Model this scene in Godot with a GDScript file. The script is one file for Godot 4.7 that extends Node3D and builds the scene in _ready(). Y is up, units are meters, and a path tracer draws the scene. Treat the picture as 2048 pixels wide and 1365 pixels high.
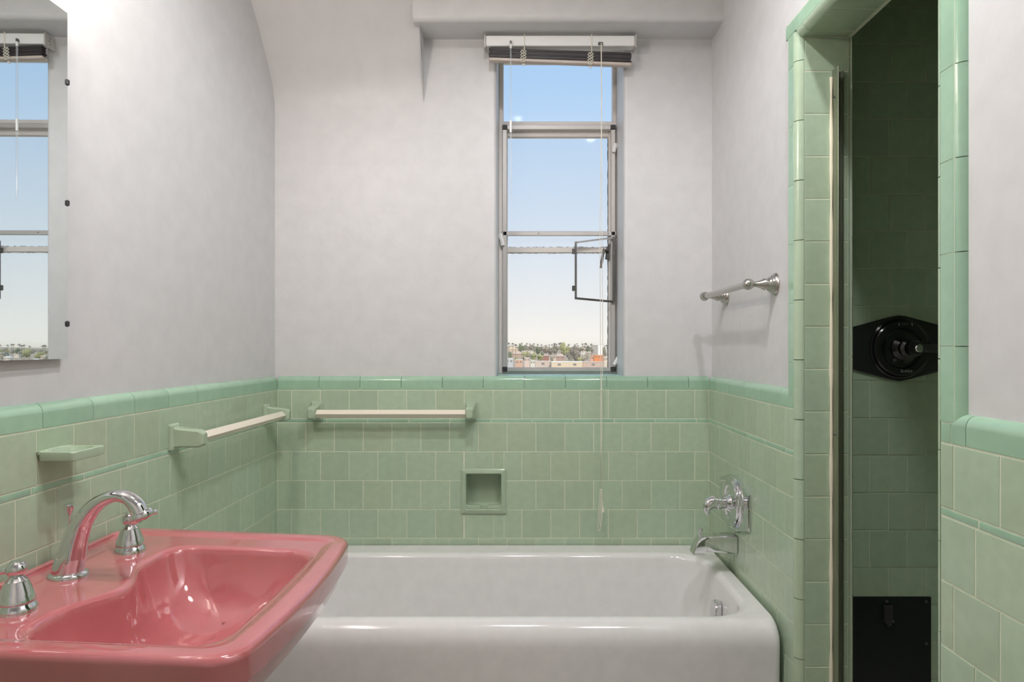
extends Node3D
# Bathroom with green wall tiles, pink basin, white tub, a narrow window over the tub and a tiled shower.
# Metres, y up. The tiled face of the window wall is the plane z = 0; the viewer stands at z = 2.607.

const EYE := Vector3(0.0, 1.195, 2.607)
const FOCAL := 1365.0
const GAP := 0.0028          # grout joint
const RECESS := 0.016        # plaster lies this far behind the tile face
const CEIL := 2.75
# tile courses of the wainscot: heights of the joints
const CAP_TOP := 1.086
const CAP_LOW := 1.0318
const LINER_TOP := 0.9220
const LINER_LOW := 0.9068
const COURSES := [0.9068, 0.7966, 0.6861, 0.5754, 0.4654, 0.355]
const T := 0.1100            # tile pitch
const CAPL := 0.1570         # length pitch of cap, liner and bullnose pieces
const FLARE := 0.0096

var rng := RandomNumberGenerator.new()
var M := {}
var cache := {}
var taken := {}


# ---------------------------------------------------------------- mesh builder
class MB:
	var v := PackedVector3Array()
	var t := PackedInt32Array()

	func tri(a: int, b: int, c: int) -> void:
		t.append(a); t.append(b); t.append(c)

	func quad(a: int, b: int, c: int, d: int) -> void:
		tri(a, b, c); tri(a, c, d)

	func orient(from: int) -> void:
		var s := 0.0
		if from >= t.size():
			return
		var o := v[t[from]]
		for i in range(from, t.size(), 3):
			s += (v[t[i]] - o).dot((v[t[i + 1]] - o).cross(v[t[i + 2]] - o))
		if s > 0.0:
			for i in range(from, t.size(), 3):
				var k := t[i + 1]
				t[i + 1] = t[i + 2]
				t[i + 2] = k

	# rings: arrays of equally many points, joined one to the next
	func loft(rings: Array, cap0 := true, cap1 := true, torus := false) -> MB:
		var from := t.size()
		var n: int = rings[0].size()
		var base := v.size()
		for r in rings:
			for p in r:
				v.append(p)
		var m := rings.size()
		for i in (m if torus else m - 1):
			var a := base + i * n
			var b := base + ((i + 1) % m) * n
			for k in n:
				var k2 := (k + 1) % n
				quad(a + k, a + k2, b + k2, b + k)
		if not torus:
			if cap0:
				fan(base, n, true)
			if cap1:
				fan(base + (m - 1) * n, n, false)
		orient(from)
		return self

	func fan(a: int, n: int, back: bool) -> void:
		var c := Vector3.ZERO
		for k in n:
			c += v[a + k]
		v.append(c / n)
		var ci := v.size() - 1
		for k in n:
			if back:
				tri(ci, a + (k + 1) % n, a + k)
			else:
				tri(ci, a + k, a + (k + 1) % n)

	func box(lo: Vector3, hi: Vector3, ch := 0.0) -> MB:
		if ch <= 0.0:
			var r0 := PackedVector3Array([Vector3(lo.x, lo.y, lo.z), Vector3(hi.x, lo.y, lo.z), Vector3(hi.x, lo.y, hi.z), Vector3(lo.x, lo.y, hi.z)])
			var r1 := PackedVector3Array([Vector3(lo.x, hi.y, lo.z), Vector3(hi.x, hi.y, lo.z), Vector3(hi.x, hi.y, hi.z), Vector3(lo.x, hi.y, hi.z)])
			return loft([r0, r1])
		var rs := []
		for q in [[lo.y, ch], [lo.y + ch, 0.0], [hi.y - ch, 0.0], [hi.y, ch]]:
			var d: float = q[1]
			var y: float = q[0]
			var x0 := lo.x + d
			var x1 := hi.x - d
			var z0 := lo.z + d
			var z1 := hi.z - d
			rs.append(PackedVector3Array([Vector3(x0 + ch, y, z0), Vector3(x1 - ch, y, z0), Vector3(x1, y, z0 + ch), Vector3(x1, y, z1 - ch), Vector3(x1 - ch, y, z1), Vector3(x0 + ch, y, z1), Vector3(x0, y, z1 - ch), Vector3(x0, y, z0 + ch)]))
		return loft(rs)

	# polygon (any shape) in the plane of ux, uy pushed from d0 to d1 along uz
	func extrude(poly: PackedVector2Array, o: Vector3, ux: Vector3, uy: Vector3, uz: Vector3, d0: float, d1: float, bevel := 0.0) -> MB:
		var from := t.size()
		var base := v.size()
		var n := poly.size()
		var inner := poly
		if bevel > 0.0:
			var off := Geometry2D.offset_polygon(poly, -bevel, Geometry2D.JOIN_MITER)
			if off.size() == 1 and off[0].size() == n:
				inner = off[0]
				# match the starting corner
				var best := 0
				for k in n:
					if inner[k].distance_to(poly[0]) < inner[best].distance_to(poly[0]):
						best = k
				var turned := PackedVector2Array()
				for k in n:
					turned.append(inner[(best + k) % n])
				inner = turned
			else:
				bevel = 0.0
		var stages := [[poly, d0], [poly, d1]] if bevel <= 0.0 else [[poly, d0], [poly, d1 - bevel], [inner, d1]]
		for s in stages:
			for p in s[0]:
				v.append(o + ux * p.x + uy * p.y + uz * s[1])
		for i in stages.size() - 1:
			for k in n:
				var k2 := (k + 1) % n
				quad(base + i * n + k, base + i * n + k2, base + (i + 1) * n + k2, base + (i + 1) * n + k)
		var ids := Geometry2D.triangulate_polygon(poly)
		var top := base + (stages.size() - 1) * n
		# caps wind opposite ways; make them agree with the sides
		var area := 0.0
		for k in n:
			area += poly[k].cross(poly[(k + 1) % n])
		for i in range(0, ids.size(), 3):
			var a := ids[i]
			var b := ids[i + 1]
			var c := ids[i + 2]
			var cw := (poly[b] - poly[a]).cross(poly[c] - poly[a])
			if (cw > 0.0) != (area > 0.0):
				var k := b
				b = c
				c = k
			tri(base + a, base + c, base + b)
			tri(top + a, top + b, top + c)
		orient(from)
		return self

	# sweep of an ellipse: radii across (in the plane of the bend) and along `side`
	func tube(path: Array, ra: Array, rb: Array, n := 12, side := Vector3.ZERO, caps := true) -> MB:
		var rings := []
		var m := path.size()
		var last := side
		for i in m:
			var d: Vector3 = (path[mini(i + 1, m - 1)] - path[maxi(i - 1, 0)]).normalized()
			var s := last
			if s == Vector3.ZERO:
				s = Vector3.UP if absf(d.y) < 0.9 else Vector3.RIGHT
			s = (s - d * s.dot(d)).normalized()
			last = s
			var q := s.cross(d).normalized()
			var r := PackedVector3Array()
			var a: float = ra[mini(i, ra.size() - 1)]
			var b: float = rb[mini(i, rb.size() - 1)]
			for k in n:
				var th := TAU * k / n
				r.append(path[i] + q * (cos(th) * a) + s * (sin(th) * b))
			rings.append(r)
		return loft(rings, caps, caps)

	func rod(a: Vector3, b: Vector3, r: float, n := 12) -> MB:
		return tube([a, b], [r], [r], n)

	# profile of [radius, height] turned round `axis` through `o`
	func lathe(profile: Array, o: Vector3, axis: Vector3, n := 28) -> MB:
		var ax := axis.normalized()
		var s := Vector3.UP if absf(ax.y) < 0.9 else Vector3.RIGHT
		s = (s - ax * s.dot(ax)).normalized()
		var q := s.cross(ax)
		var rings := []
		for p in profile:
			var r := PackedVector3Array()
			var rad: float = maxf(p[0], 0.0002)
			for k in n:
				var th := TAU * k / n
				r.append(o + ax * float(p[1]) + s * (cos(th) * rad) + q * (sin(th) * rad))
			rings.append(r)
		return loft(rings)

	func ball(c: Vector3, r: Vector3, n := 16, m := 10) -> MB:
		var rings := []
		for i in m + 1:
			var ph := PI * (0.02 + 0.96 * i / m)
			var ring := PackedVector3Array()
			for k in n:
				var th := TAU * k / n
				ring.append(c + Vector3(sin(ph) * cos(th) * r.x, -cos(ph) * r.y, sin(ph) * sin(th) * r.z))
			rings.append(ring)
		return loft(rings)

	func commit(angle := 38.0) -> ArrayMesh:
		var lim := cos(deg_to_rad(angle))
		var nt := t.size() / 3
		var fn := PackedVector3Array()
		fn.resize(nt)
		var at := {}
		var ids := PackedInt32Array()
		ids.resize(v.size())
		for i in v.size():
			var key := Vector3i((v[i] * 50000.0).round())
			if not at.has(key):
				at[key] = at.size()
			ids[i] = at[key]
		var near := []
		near.resize(at.size())
		for i in near.size():
			near[i] = PackedInt32Array()
		for f in nt:
			var a := v[t[f * 3]]
			var b := v[t[f * 3 + 1]]
			var c := v[t[f * 3 + 2]]
			fn[f] = (c - a).cross(b - a)
			for k in 3:
				near[ids[t[f * 3 + k]]].append(f)
		var pos := PackedVector3Array()
		var nor := PackedVector3Array()
		pos.resize(nt * 3)
		nor.resize(nt * 3)
		for f in nt:
			var n0 := fn[f].normalized()
			for k in 3:
				var i := t[f * 3 + k]
				var s := Vector3.ZERO
				for g in near[ids[i]]:
					if fn[g].normalized().dot(n0) >= lim:
						s += fn[g]
				pos[f * 3 + k] = v[i]
				nor[f * 3 + k] = s.normalized() if s.length() > 1e-14 else n0
		var arr := []
		arr.resize(Mesh.ARRAY_MAX)
		arr[Mesh.ARRAY_VERTEX] = pos
		arr[Mesh.ARRAY_NORMAL] = nor
		var me := ArrayMesh.new()
		me.add_surface_from_arrays(Mesh.PRIMITIVE_TRIANGLES, arr)
		return me


# ---------------------------------------------------------------- small helpers
func numbered(called: String) -> String:
	if not taken.has(called):
		taken[called] = 0
		return called
	taken[called] += 1
	return "%s_%03d" % [called, taken[called]]

func thing(called: String, label: String, category: String, at := Vector3.ZERO, group := "") -> Node3D:
	var o := Node3D.new()
	o.name = numbered(called)
	add_child(o)
	o.position = at
	o.set_meta("label", label)
	o.set_meta("category", category)
	if group:
		o.set_meta("group", group)
	return o

func shell(called: String, label: String, category := "wall") -> Node3D:
	var o := thing(called, label, category)
	o.set_meta("kind", "structure")
	return o

# a part built in world coordinates under a thing that stands at thing.position (no turn)
func part(parent: Node3D, called: String, mb: MB, m: Material, angle := 38.0, label := "") -> MeshInstance3D:
	var o := MeshInstance3D.new()
	o.name = called
	o.mesh = mb.commit(angle)
	o.material_override = m
	o.cast_shadow = GeometryInstance3D.SHADOW_CASTING_SETTING_ON
	parent.add_child(o, true)
	if label:
		o.set_meta("label", label)
	return o

func inst(parent: Node3D, called: String, mesh: Mesh, m: Material, xf: Transform3D) -> MeshInstance3D:
	var o := MeshInstance3D.new()
	o.name = called
	o.mesh = mesh
	o.material_override = m
	o.transform = xf
	parent.add_child(o, true)
	return o

# a point seen at pixel (px, py) of the 2048 x 1365 photograph, at that distance in front of the viewer
func at(px: float, py: float, d: float) -> Vector3:
	return EYE + Vector3((px - 1052.0) * d / FOCAL, -(py - 695.0) * d / FOCAL, -d)

# closed outline of a rounded rectangle in x-z at height y
func rr(x0: float, x1: float, z0: float, z1: float, r: float, y: float, ne := 10, nc := 8) -> PackedVector3Array:
	var out := PackedVector3Array()
	var cs := [[x1 - r, z1 - r, 0.0], [x0 + r, z1 - r, 90.0], [x0 + r, z0 + r, 180.0], [x1 - r, z0 + r, 270.0]]
	for i in 4:
		var c: Array = cs[i]
		for k in nc + 1:
			var a := deg_to_rad(float(c[2]) + 90.0 * k / nc)
			out.append(Vector3(float(c[0]) + cos(a) * r, y, float(c[1]) + sin(a) * r))
		var d: Array = cs[(i + 1) % 4]
		var p: Vector3 = out[out.size() - 1]
		var a2 := deg_to_rad(float(d[2]))
		var q := Vector3(float(d[0]) + cos(a2) * r, y, float(d[1]) + sin(a2) * r)
		for k in range(1, ne):
			out.append(p.lerp(q, float(k) / ne))
	return out


# ---------------------------------------------------------------- materials
func noise_image(size: int, freq: float, seed_: int, lo: float, hi: float, oct := 4) -> Image:
	var n := FastNoiseLite.new()
	n.seed = seed_
	n.noise_type = FastNoiseLite.TYPE_SIMPLEX_SMOOTH
	n.frequency = freq
	n.fractal_octaves = oct
	var im := n.get_seamless_image(size, size)
	im.convert(Image.FORMAT_RGBA8)
	for y in size:
		for x in size:
			var k := im.get_pixel(x, y).r
			var g := lerpf(lo, hi, k)
			im.set_pixel(x, y, Color(g, g, g))
	return im

func c255(r: float, g: float, b: float) -> Color:
	return Color(r / 255.0, g / 255.0, b / 255.0)

func mat(col: Color, rough: float, metal := 0.0, spec := 0.5) -> StandardMaterial3D:
	var m := StandardMaterial3D.new()
	m.albedo_color = col
	m.roughness = rough
	m.metallic = metal
	m.metallic_specular = spec
	return m

func world_tex(m: StandardMaterial3D, albedo: Texture2D, normal: Texture2D, scale: float, nscale := 1.0) -> StandardMaterial3D:
	m.uv1_triplanar = true
	m.uv1_world_triplanar = true
	m.uv1_scale = Vector3.ONE * scale
	if albedo:
		m.albedo_texture = albedo
	if normal:
		m.normal_enabled = true
		m.normal_texture = normal
		m.normal_scale = nscale
	return m

func make_materials() -> void:
	var mottle := ImageTexture.create_from_image(noise_image(256, 0.012, 3, 0.955, 1.0, 4))
	var faint := ImageTexture.create_from_image(noise_image(256, 0.02, 9, 0.965, 1.0, 4))
	var hb := noise_image(512, 0.018, 5, 0.0, 1.0, 5)
	hb.bump_map_to_normal_map(2.0)
	var rough_n := ImageTexture.create_from_image(hb)
	var hs := noise_image(256, 0.012, 12, 0.0, 1.0, 3)
	hs.bump_map_to_normal_map(1.2)
	var wavy := ImageTexture.create_from_image(hs)
	M.plaster = world_tex(mat(c255(214, 213, 213), 0.42, 0.0, 0.45), faint, rough_n, 2.2, 0.22)
	M.ceiling = world_tex(mat(c255(214, 213, 213), 0.6), faint, rough_n, 2.2, 0.22)
	M.grout = world_tex(mat(c255(216, 222, 198), 0.85), mottle, null, 9.0)
	M.tile = []
	for k in 7:
		var f := 1.0 + (k - 3) * 0.006
		var warm := [0.0, 1.0, -1.0, 1.5, -1.5, 0.5, -0.5][k] as float
		var m := mat(c255((178 + warm) * f, 197 * f, (170 - warm) * f), 0.16, 0.0, 0.55)
		M.tile.append(world_tex(m, mottle, wavy, 6.0 + k * 0.3, 0.10))
	M.cap = []
	for k in 4:
		var f := 1.0 + (k - 1.5) * 0.02
		var m := mat(c255(160 * f, 195 * f, 168 * f), 0.10, 0.0, 0.6)
		M.cap.append(world_tex(m, mottle, wavy, 6.0 + k * 0.4, 0.10))
	M.ceramic = world_tex(mat(c255(174, 192, 166), 0.14, 0.0, 0.55), mottle, null, 5.0)
	M.rod = mat(c255(232, 224, 206), 0.3)
	M.enamel = world_tex(mat(c255(236, 234, 233), 0.10, 0.0, 0.6), faint, null, 3.0)
	M.pink = world_tex(mat(c255(191, 107, 110), 0.05, 0.0, 0.85), faint, null, 3.0)
	M.pink.clearcoat_enabled = true
	M.pink.clearcoat = 0.7
	M.pink.clearcoat_roughness = 0.03
	M.chrome = mat(c255(226, 226, 228), 0.06, 1.0)
	M.nickel = mat(c255(190, 186, 180), 0.26, 1.0)
	M.alu = mat(c255(190, 186, 182), 0.45, 0.4)
	M.channel = mat(c255(140, 146, 128), 0.3, 0.8)  # greenish tone paints in the reflection of the tiles
	M.steel_paint = mat(c255(228, 222, 216), 0.45)
	M.sill = world_tex(mat(c255(176, 212, 196), 0.42), mottle, null, 6.0)  # lighter, bluer than the cap: sky reflection put into the colour
	M.dark_metal = mat(c255(92, 91, 88), 0.4, 0.6)
	M.black_metal = mat(c255(30, 30, 32), 0.14, 0.0, 0.6)
	M.black_sheet = mat(c255(20, 26, 28), 0.3, 0.0, 0.5)
	M.black_rubber = mat(c255(46, 44, 46), 0.55)
	M.letter = mat(c255(190, 190, 190), 0.35)
	M.mirror = mat(c255(232, 238, 238), 0.012, 1.0)
	M.mirror_edge = mat(c255(70, 74, 74), 0.3, 0.4)
	M.white_plastic = mat(c255(236, 236, 234), 0.35)
	M.slat = mat(c255(60, 53, 54), 0.45)
	M.bottom_rail = mat(c255(196, 184, 174), 0.4)
	M.cord = mat(c255(226, 222, 208), 0.8)
	M.caulk = mat(c255(226, 218, 196), 0.6)
	M.wand = mat(Color(0.86, 0.89, 0.92, 0.22), 0.08)
	M.wand.transparency = BaseMaterial3D.TRANSPARENCY_ALPHA
	M.glass = mat(Color(0.95, 0.98, 0.98, 0.04), 0.02, 0.0, 0.06)
	M.glass.transparency = BaseMaterial3D.TRANSPARENCY_ALPHA
	M.screen = mat(Color(0.45, 0.45, 0.44, 0.035), 0.9)
	M.screen.transparency = BaseMaterial3D.TRANSPARENCY_ALPHA
	M.floor = world_tex(mat(c255(176, 170, 162), 0.5), mottle, null, 4.0)
	M.door_paint = mat(c255(222, 214, 204), 0.4)
	var bulb := mat(c255(255, 240, 220), 0.4)
	bulb.emission_enabled = true
	bulb.emission = c255(255, 232, 205)
	bulb.emission_energy_multiplier = 3.0
	M.bulb = bulb
	var dome := mat(c255(250, 248, 244), 0.4)  # glowing dome of the added ceiling lamps
	dome.emission_enabled = true
	dome.emission = c255(255, 248, 240)
	dome.emission_energy_multiplier = 2.0
	M.dome = dome


# ---------------------------------------------------------------- tiles
# one glazed tile: face at z = 0, soft arrises, body behind it
func tile_mesh(w: float, h: float, thick := 0.009) -> ArrayMesh:
	var key := "t%d_%d_%d" % [roundi(w * 5000), roundi(h * 5000), roundi(thick * 5000)]
	if cache.has(key):
		return cache[key]
	var mb := MB.new()
	var e := minf(0.0011, minf(w, h) * 0.2)
	var rings := []
	for q in [[-thick, 0.0], [-e, 0.0], [0.0, e]]:
		var x: float = w / 2 - q[1]
		var y: float = h / 2 - q[1]
		var z: float = q[0]
		rings.append(PackedVector3Array([Vector3(-x, -y, z), Vector3(x, -y, z), Vector3(x, y, z), Vector3(-x, y, z)]))
	mb.loft(rings, false, false)
	var b := mb.v.size() - 4
	mb.quad(b, b + 1, b + 2, b + 3)
	# the face must look along +z
	if (mb.v[mb.t[mb.t.size() - 4]] - mb.v[mb.t[mb.t.size() - 6]]).cross(mb.v[mb.t[mb.t.size() - 5]] - mb.v[mb.t[mb.t.size() - 6]]).z < 0:
		for i in [mb.t.size() - 6, mb.t.size() - 3]:
			var k := mb.t[i + 1]
			mb.t[i + 1] = mb.t[i + 2]
			mb.t[i + 2] = k
	cache[key] = mb.commit(60.0)
	return cache[key]

# cap piece: flat foot, then rolled over backwards at its +y edge; runs along x
func cap_mesh(l: float, h := 0.0515) -> ArrayMesh:
	var key := "c%d_%d" % [roundi(l * 5000), roundi(h * 5000)]
	if cache.has(key):
		return cache[key]
	var prof := PackedVector2Array([Vector2(-0.012, 0.0), Vector2(-0.001, 0.0), Vector2(0.0, 0.001), Vector2(0.0, h - 0.021)])
	for k in range(1, 9):
		var a := PI / 2 * k / 8
		prof.append(Vector2(-0.021 * (1 - cos(a)), h - 0.021 + 0.021 * sin(a)))
	prof.append(Vector2(-0.026, h))
	prof.append(Vector2(-0.026, h - 0.02))
	var mb := MB.new()
	mb.extrude(prof, Vector3.ZERO, Vector3(0, 0, 1), Vector3(0, 1, 0), Vector3(1, 0, 0), -l / 2, l / 2)
	cache[key] = mb.commit(40.0)
	return cache[key]

# place a piece on a plane: o origin, u direction of the coordinate, n out of the wall, up the piece's own +y
func lay(parent: Node3D, called: String, mesh: Mesh, m: Material, o: Vector3, n: Vector3, up: Vector3) -> void:
	inst(parent, called, mesh, m, Transform3D(Basis(up.cross(n), up, n), o))

func pick(a: Array) -> Material:
	return a[rng.randi() % a.size()]

# rectangles of tile in wall coordinates (u along, v up), minus holes
func tile_rect(parent: Node3D, o: Vector3, u: Vector3, n: Vector3, r: Rect2, holes: Array, set_: Array, called := "tile") -> void:
	var todo := [r]
	for h in holes:
		var next := []
		for a in todo:
			if not a.intersects(h):
				next.append(a)
				continue
			var b: Rect2 = a.intersection(h)
			if b.position.x > a.position.x:
				next.append(Rect2(a.position.x, a.position.y, b.position.x - a.position.x, a.size.y))
			if b.end.x < a.end.x:
				next.append(Rect2(b.end.x, a.position.y, a.end.x - b.end.x, a.size.y))
			if b.position.y > a.position.y:
				next.append(Rect2(b.position.x, a.position.y, b.size.x, b.position.y - a.position.y))
			if b.end.y < a.end.y:
				next.append(Rect2(b.position.x, b.end.y, b.size.x, a.end.y - b.end.y))
		todo = next
	for a in todo:
		var w: float = a.size.x - GAP
		var h2: float = a.size.y - GAP
		if w < 0.005 or h2 < 0.005:
			continue
		var c: Vector2 = a.get_center()
		# no two tiles are set quite flush
		var proud := rng.randf_range(-0.0003, 0.0003)
		lay(parent, called, tile_mesh(snappedf(w, 0.0005), snappedf(h2, 0.0005)), pick(set_), o + u * c.x + Vector3.UP * c.y + n * proud, n, Vector3.UP)

func tile_row(parent: Node3D, o: Vector3, u: Vector3, n: Vector3, u0: float, u1: float, v0: float, v1: float, first: float, holes := [], set_ := [], called := "tile", pitch := T) -> void:
	var a := u0
	var b := first
	while b <= u0 + 0.004:
		b += pitch
	while a < u1 - 0.004:
		var e := minf(b, u1)
		if u1 - e < 0.008:
			e = u1
		tile_rect(parent, o, u, n, Rect2(a, v0, e - a, v1 - v0), holes, M.tile if set_.is_empty() else set_, called)
		a = e
		b = e + pitch

func cap_row(parent: Node3D, o: Vector3, u: Vector3, n: Vector3, u0: float, u1: float, v: float, first: float, up := Vector3.UP, called := "cap_tile") -> void:
	var a := u0
	var b := first
	while b <= u0 + 0.01:
		b += CAPL
	while a < u1 - 0.006:
		var e := minf(b, u1)
		var l := snappedf(e - a - 0.0014, 0.0005)
		if l > 0.005:
			lay(parent, called, cap_mesh(l), pick(M.cap), o + u * ((a + e) / 2) + (up * v), n, up)
		a = e
		b = e + CAPL

# the green wainscot: cap, one course, thin liner, then courses down to the tub or floor
func wainscot(parent: Node3D, o: Vector3, u: Vector3, n: Vector3, u0: float, u1: float, joint_a: float, joint_b: float, joint_cap: float, lowest: int, holes := [], flat0 := 0.0, flat1 := 0.0) -> void:
	# where the cap turns up beside the shower opening its corner is a small flat piece
	cap_row(parent, o, u, n, u0 + flat0, u1 - flat1, CAP_LOW + GAP / 2, joint_cap)
	if flat0 > 0.0:
		tile_rect(parent, o, u, n, Rect2(u0, CAP_LOW, flat0, CAP_TOP - 0.018 - CAP_LOW), [], M.cap, "corner_tile")
	if flat1 > 0.0:
		tile_rect(parent, o, u, n, Rect2(u1 - flat1, CAP_LOW, flat1, CAP_TOP - 0.018 - CAP_LOW), [], M.cap, "corner_tile")
	tile_row(parent, o, u, n, u0, u1, LINER_TOP, CAP_LOW, joint_a, holes)
	tile_row(parent, o, u, n, u0, u1, LINER_LOW, LINER_TOP, joint_cap + 0.03, [], M.cap, "liner_tile", CAPL)
	for k in lowest:
		var hi := LINER_LOW - k * T - 0.0
		var lo := hi - T
		if k < COURSES.size() - 1:
			hi = COURSES[k]
			lo = COURSES[k + 1]
		tile_row(parent, o, u, n, u0, u1, lo, hi, joint_b if k % 2 == 0 else joint_a, holes)


# ---------------------------------------------------------------- the scene
func _ready() -> void:
	rng.seed = 20240611
	make_materials()
	set_view_and_light()
	build_walls()
	build_shower()
	build_window()
	build_tub()
	build_basin()
	build_faucet()
	build_mirror()
	build_wall_fittings()
	build_bath_fittings()
	build_blind()
	build_lamps()
	build_outside()


func set_view_and_light() -> void:
	var cam := Camera3D.new()
	cam.name = "camera"
	add_child(cam)
	cam.position = EYE
	cam.near = 0.05
	cam.far = 6000.0
	cam.projection = Camera3D.PROJECTION_FRUSTUM
	cam.size = cam.near * 1365.0 / FOCAL
	cam.frustum_offset = Vector2(-28.0, 12.5) / FOCAL * cam.near
	cam.current = true

	var sky_mat := ProceduralSkyMaterial.new()
	sky_mat.sky_top_color = Color(0.49, 0.715, 0.915)
	sky_mat.sky_horizon_color = c255(242, 237, 228)
	sky_mat.sky_curve = 0.2
	sky_mat.ground_bottom_color = c255(170, 160, 146)
	sky_mat.ground_horizon_color = c255(214, 206, 194)
	sky_mat.sun_angle_max = 1.0
	var sky := Sky.new()
	sky.sky_material = sky_mat
	var env := Environment.new()
	env.background_mode = Environment.BG_SKY
	env.sky = sky
	env.tonemap_mode = Environment.TONE_MAPPER_LINEAR
	env.background_energy_multiplier = 2.4
	env.tonemap_exposure = 0.50
	env.sdfgi_enabled = true
	env.ssao_enabled = true
	env.ssil_enabled = true
	var we := WorldEnvironment.new()
	we.name = "surroundings"
	we.environment = env
	add_child(we)

	# the sun stands behind the house: it lights the town and never comes in at the window
	var sun := DirectionalLight3D.new()
	sun.name = "sun"
	sun.light_color = c255(255, 244, 228)
	sun.light_energy = 2.3
	sun.light_angular_distance = 0.5
	sun.shadow_enabled = true
	sun.sky_mode = DirectionalLight3D.SKY_MODE_LIGHT_ONLY
	add_child(sun)
	sun.rotation_degrees = Vector3(-48.0, 24.0, 0.0)


# rectangle ring in the plane z, for walls with a hole
func ring_xy(x0: float, x1: float, y0: float, y1: float, z: float) -> PackedVector3Array:
	return PackedVector3Array([Vector3(x0, y0, z), Vector3(x1, y0, z), Vector3(x1, y1, z), Vector3(x0, y1, z)])

const NICHE := Rect2(-0.2385, 0.5665, 0.1545, 0.1575)      # opening of the soap niche in the window wall
const WIN_X0 := -0.113
const WIN_X1 := 0.376
const WIN_Y0 := 1.074
const WIN_Y1 := 2.40

func build_walls() -> void:
	# window wall
	var w := shell("wall_back", "white plaster wall with green tile wainscot behind the bathtub")
	var mb := MB.new()
	var z := -RECESS
	var rings := [ring_xy(-1.2, 0.95, 1.04, CEIL, z)]
	for k in 6:
		var a := PI / 2 * k / 5
		var g := 0.016 * (1 - sin(a))
		rings.append(ring_xy(WIN_X0 - g, WIN_X1 + g, WIN_Y0 - g, WIN_Y1 + g, z - 0.016 * (1 - cos(a))))
	rings.append(ring_xy(WIN_X0, WIN_X1, WIN_Y0, WIN_Y1, -0.29))
	rings.append(ring_xy(-1.2, 0.95, 1.04, CEIL, -0.29))
	mb.loft(rings, false, false, true)
	part(w, "plaster", mb, M.plaster, 30.0)
	mb = MB.new()
	var nx0 := NICHE.position.x - 0.004
	var nx1 := NICHE.end.x + 0.004
	var ny0 := NICHE.position.y - 0.004
	var ny1 := NICHE.end.y + 0.004
	mb.loft([ring_xy(-1.2, 0.95, -0.1, 1.04, -0.0011), ring_xy(nx0, nx1, ny0, ny1, -0.0011), ring_xy(nx0, nx1, ny0, ny1, -0.29), ring_xy(-1.2, 0.95, -0.1, 1.04, -0.29)], false, false, true)
	part(w, "grout", mb, M.grout)
	var x0 := -0.9492
	var x1 := 0.699
	wainscot(w, Vector3.ZERO, Vector3.RIGHT, Vector3.BACK, x0, x1, x0 + T * 0.49, x0 + T * 0.975, x0 + 0.158, 5, [NICHE])
	# window sill: flat tiles behind the cap
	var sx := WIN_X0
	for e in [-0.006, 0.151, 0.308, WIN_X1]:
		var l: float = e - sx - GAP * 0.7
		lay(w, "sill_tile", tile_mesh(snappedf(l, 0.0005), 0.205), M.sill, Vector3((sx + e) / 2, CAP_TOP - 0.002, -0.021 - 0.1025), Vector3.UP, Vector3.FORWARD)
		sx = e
	# sloping soffit in the left corner of the ceiling
	mb = MB.new()
	var ra := PackedVector3Array()
	var rb := PackedVector3Array()
	for q in [[-0.0158, 2.095, 2.135], [-0.0135, 2.125, 2.165], [-0.006, 2.155, 2.20], [0.008, 2.19, 2.242], [0.035, 2.228, 2.292], [0.075, 2.275, 2.36], [0.13, 2.335, 2.45], [0.215, 2.414, 2.56], [0.36, 2.56, 2.70], [0.56, 2.76, 2.86]]:
		ra.append(Vector3(-1.0, q[1], float(q[0])))
		rb.append(Vector3(-0.392, q[2], float(q[0]) * 1.0))
	for a in [ra, rb]:
		var x: float = a[0].x
		a.append(Vector3(x, 2.86, 0.56))
		a.append(Vector3(x, 2.86, -0.12))
		a.append(Vector3(x, a[0].y - 0.02, -0.12))
	mb.loft([ra, rb])
	var so := shell("trim_1", "white sloping plaster soffit in the corner above the tub", "soffit")
	part(so, "plaster", mb, M.plaster, 30.0)
	# beam over the window
	mb = MB.new()
	var prof := PackedVector2Array([Vector2(-0.017, 2.379), Vector2(0.118, 2.379)])
	for k in range(1, 6):
		var a := PI / 2 * k / 5
		prof.append(Vector2(0.118 + 0.02 * sin(a), 2.379 + 0.02 * (1 - cos(a))))
	prof.append(Vector2(0.138, 2.82))
	prof.append(Vector2(-0.017, 2.82))
	mb.extrude(prof, Vector3.ZERO, Vector3(0, 0, 1), Vector3(0, 1, 0), Vector3(1, 0, 0), -0.41, 0.80)
	var be := shell("trim_2", "white plaster beam over the window, under the ceiling", "beam")
	part(be, "plaster", mb, M.plaster, 30.0)

	# left wall, turned a hair so that it opens towards the door
	var lw := shell("wall_left", "white plaster wall with green tile wainscot behind the pink basin")
	lw.position = Vector3(-0.9492, 0, 0)
	lw.rotation.y = -atan(0.0098)
	mb = MB.new()
	mb.box(Vector3(-0.25, 1.04, -0.05), Vector3(-RECESS, CEIL, 3.75))
	part(lw, "plaster", mb, M.plaster)
	mb = MB.new()
	mb.box(Vector3(-0.25, -0.1, -0.05), Vector3(-0.0011, 1.04, 3.75))
	part(lw, "grout", mb, M.grout)
	wainscot(lw, Vector3.ZERO, Vector3.BACK, Vector3.RIGHT, 0.0, 2.2, 0.055, 0.110, 0.150, 6)

	# right wall: three bodies round the shower opening
	var rw := shell("wall_right", "white plaster wall with green tile wainscot and tiled shower opening")
	rw.position = Vector3(0.699, 0, 0)
	rw.rotation.y = atan(FLARE)
	mb = MB.new()
	mb.box(Vector3(RECESS, 1.04, -0.05), Vector3(0.146, CEIL, 0.808))
	mb.box(Vector3(RECESS, 2.021, 0.808), Vector3(0.146, CEIL, 1.427))
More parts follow.
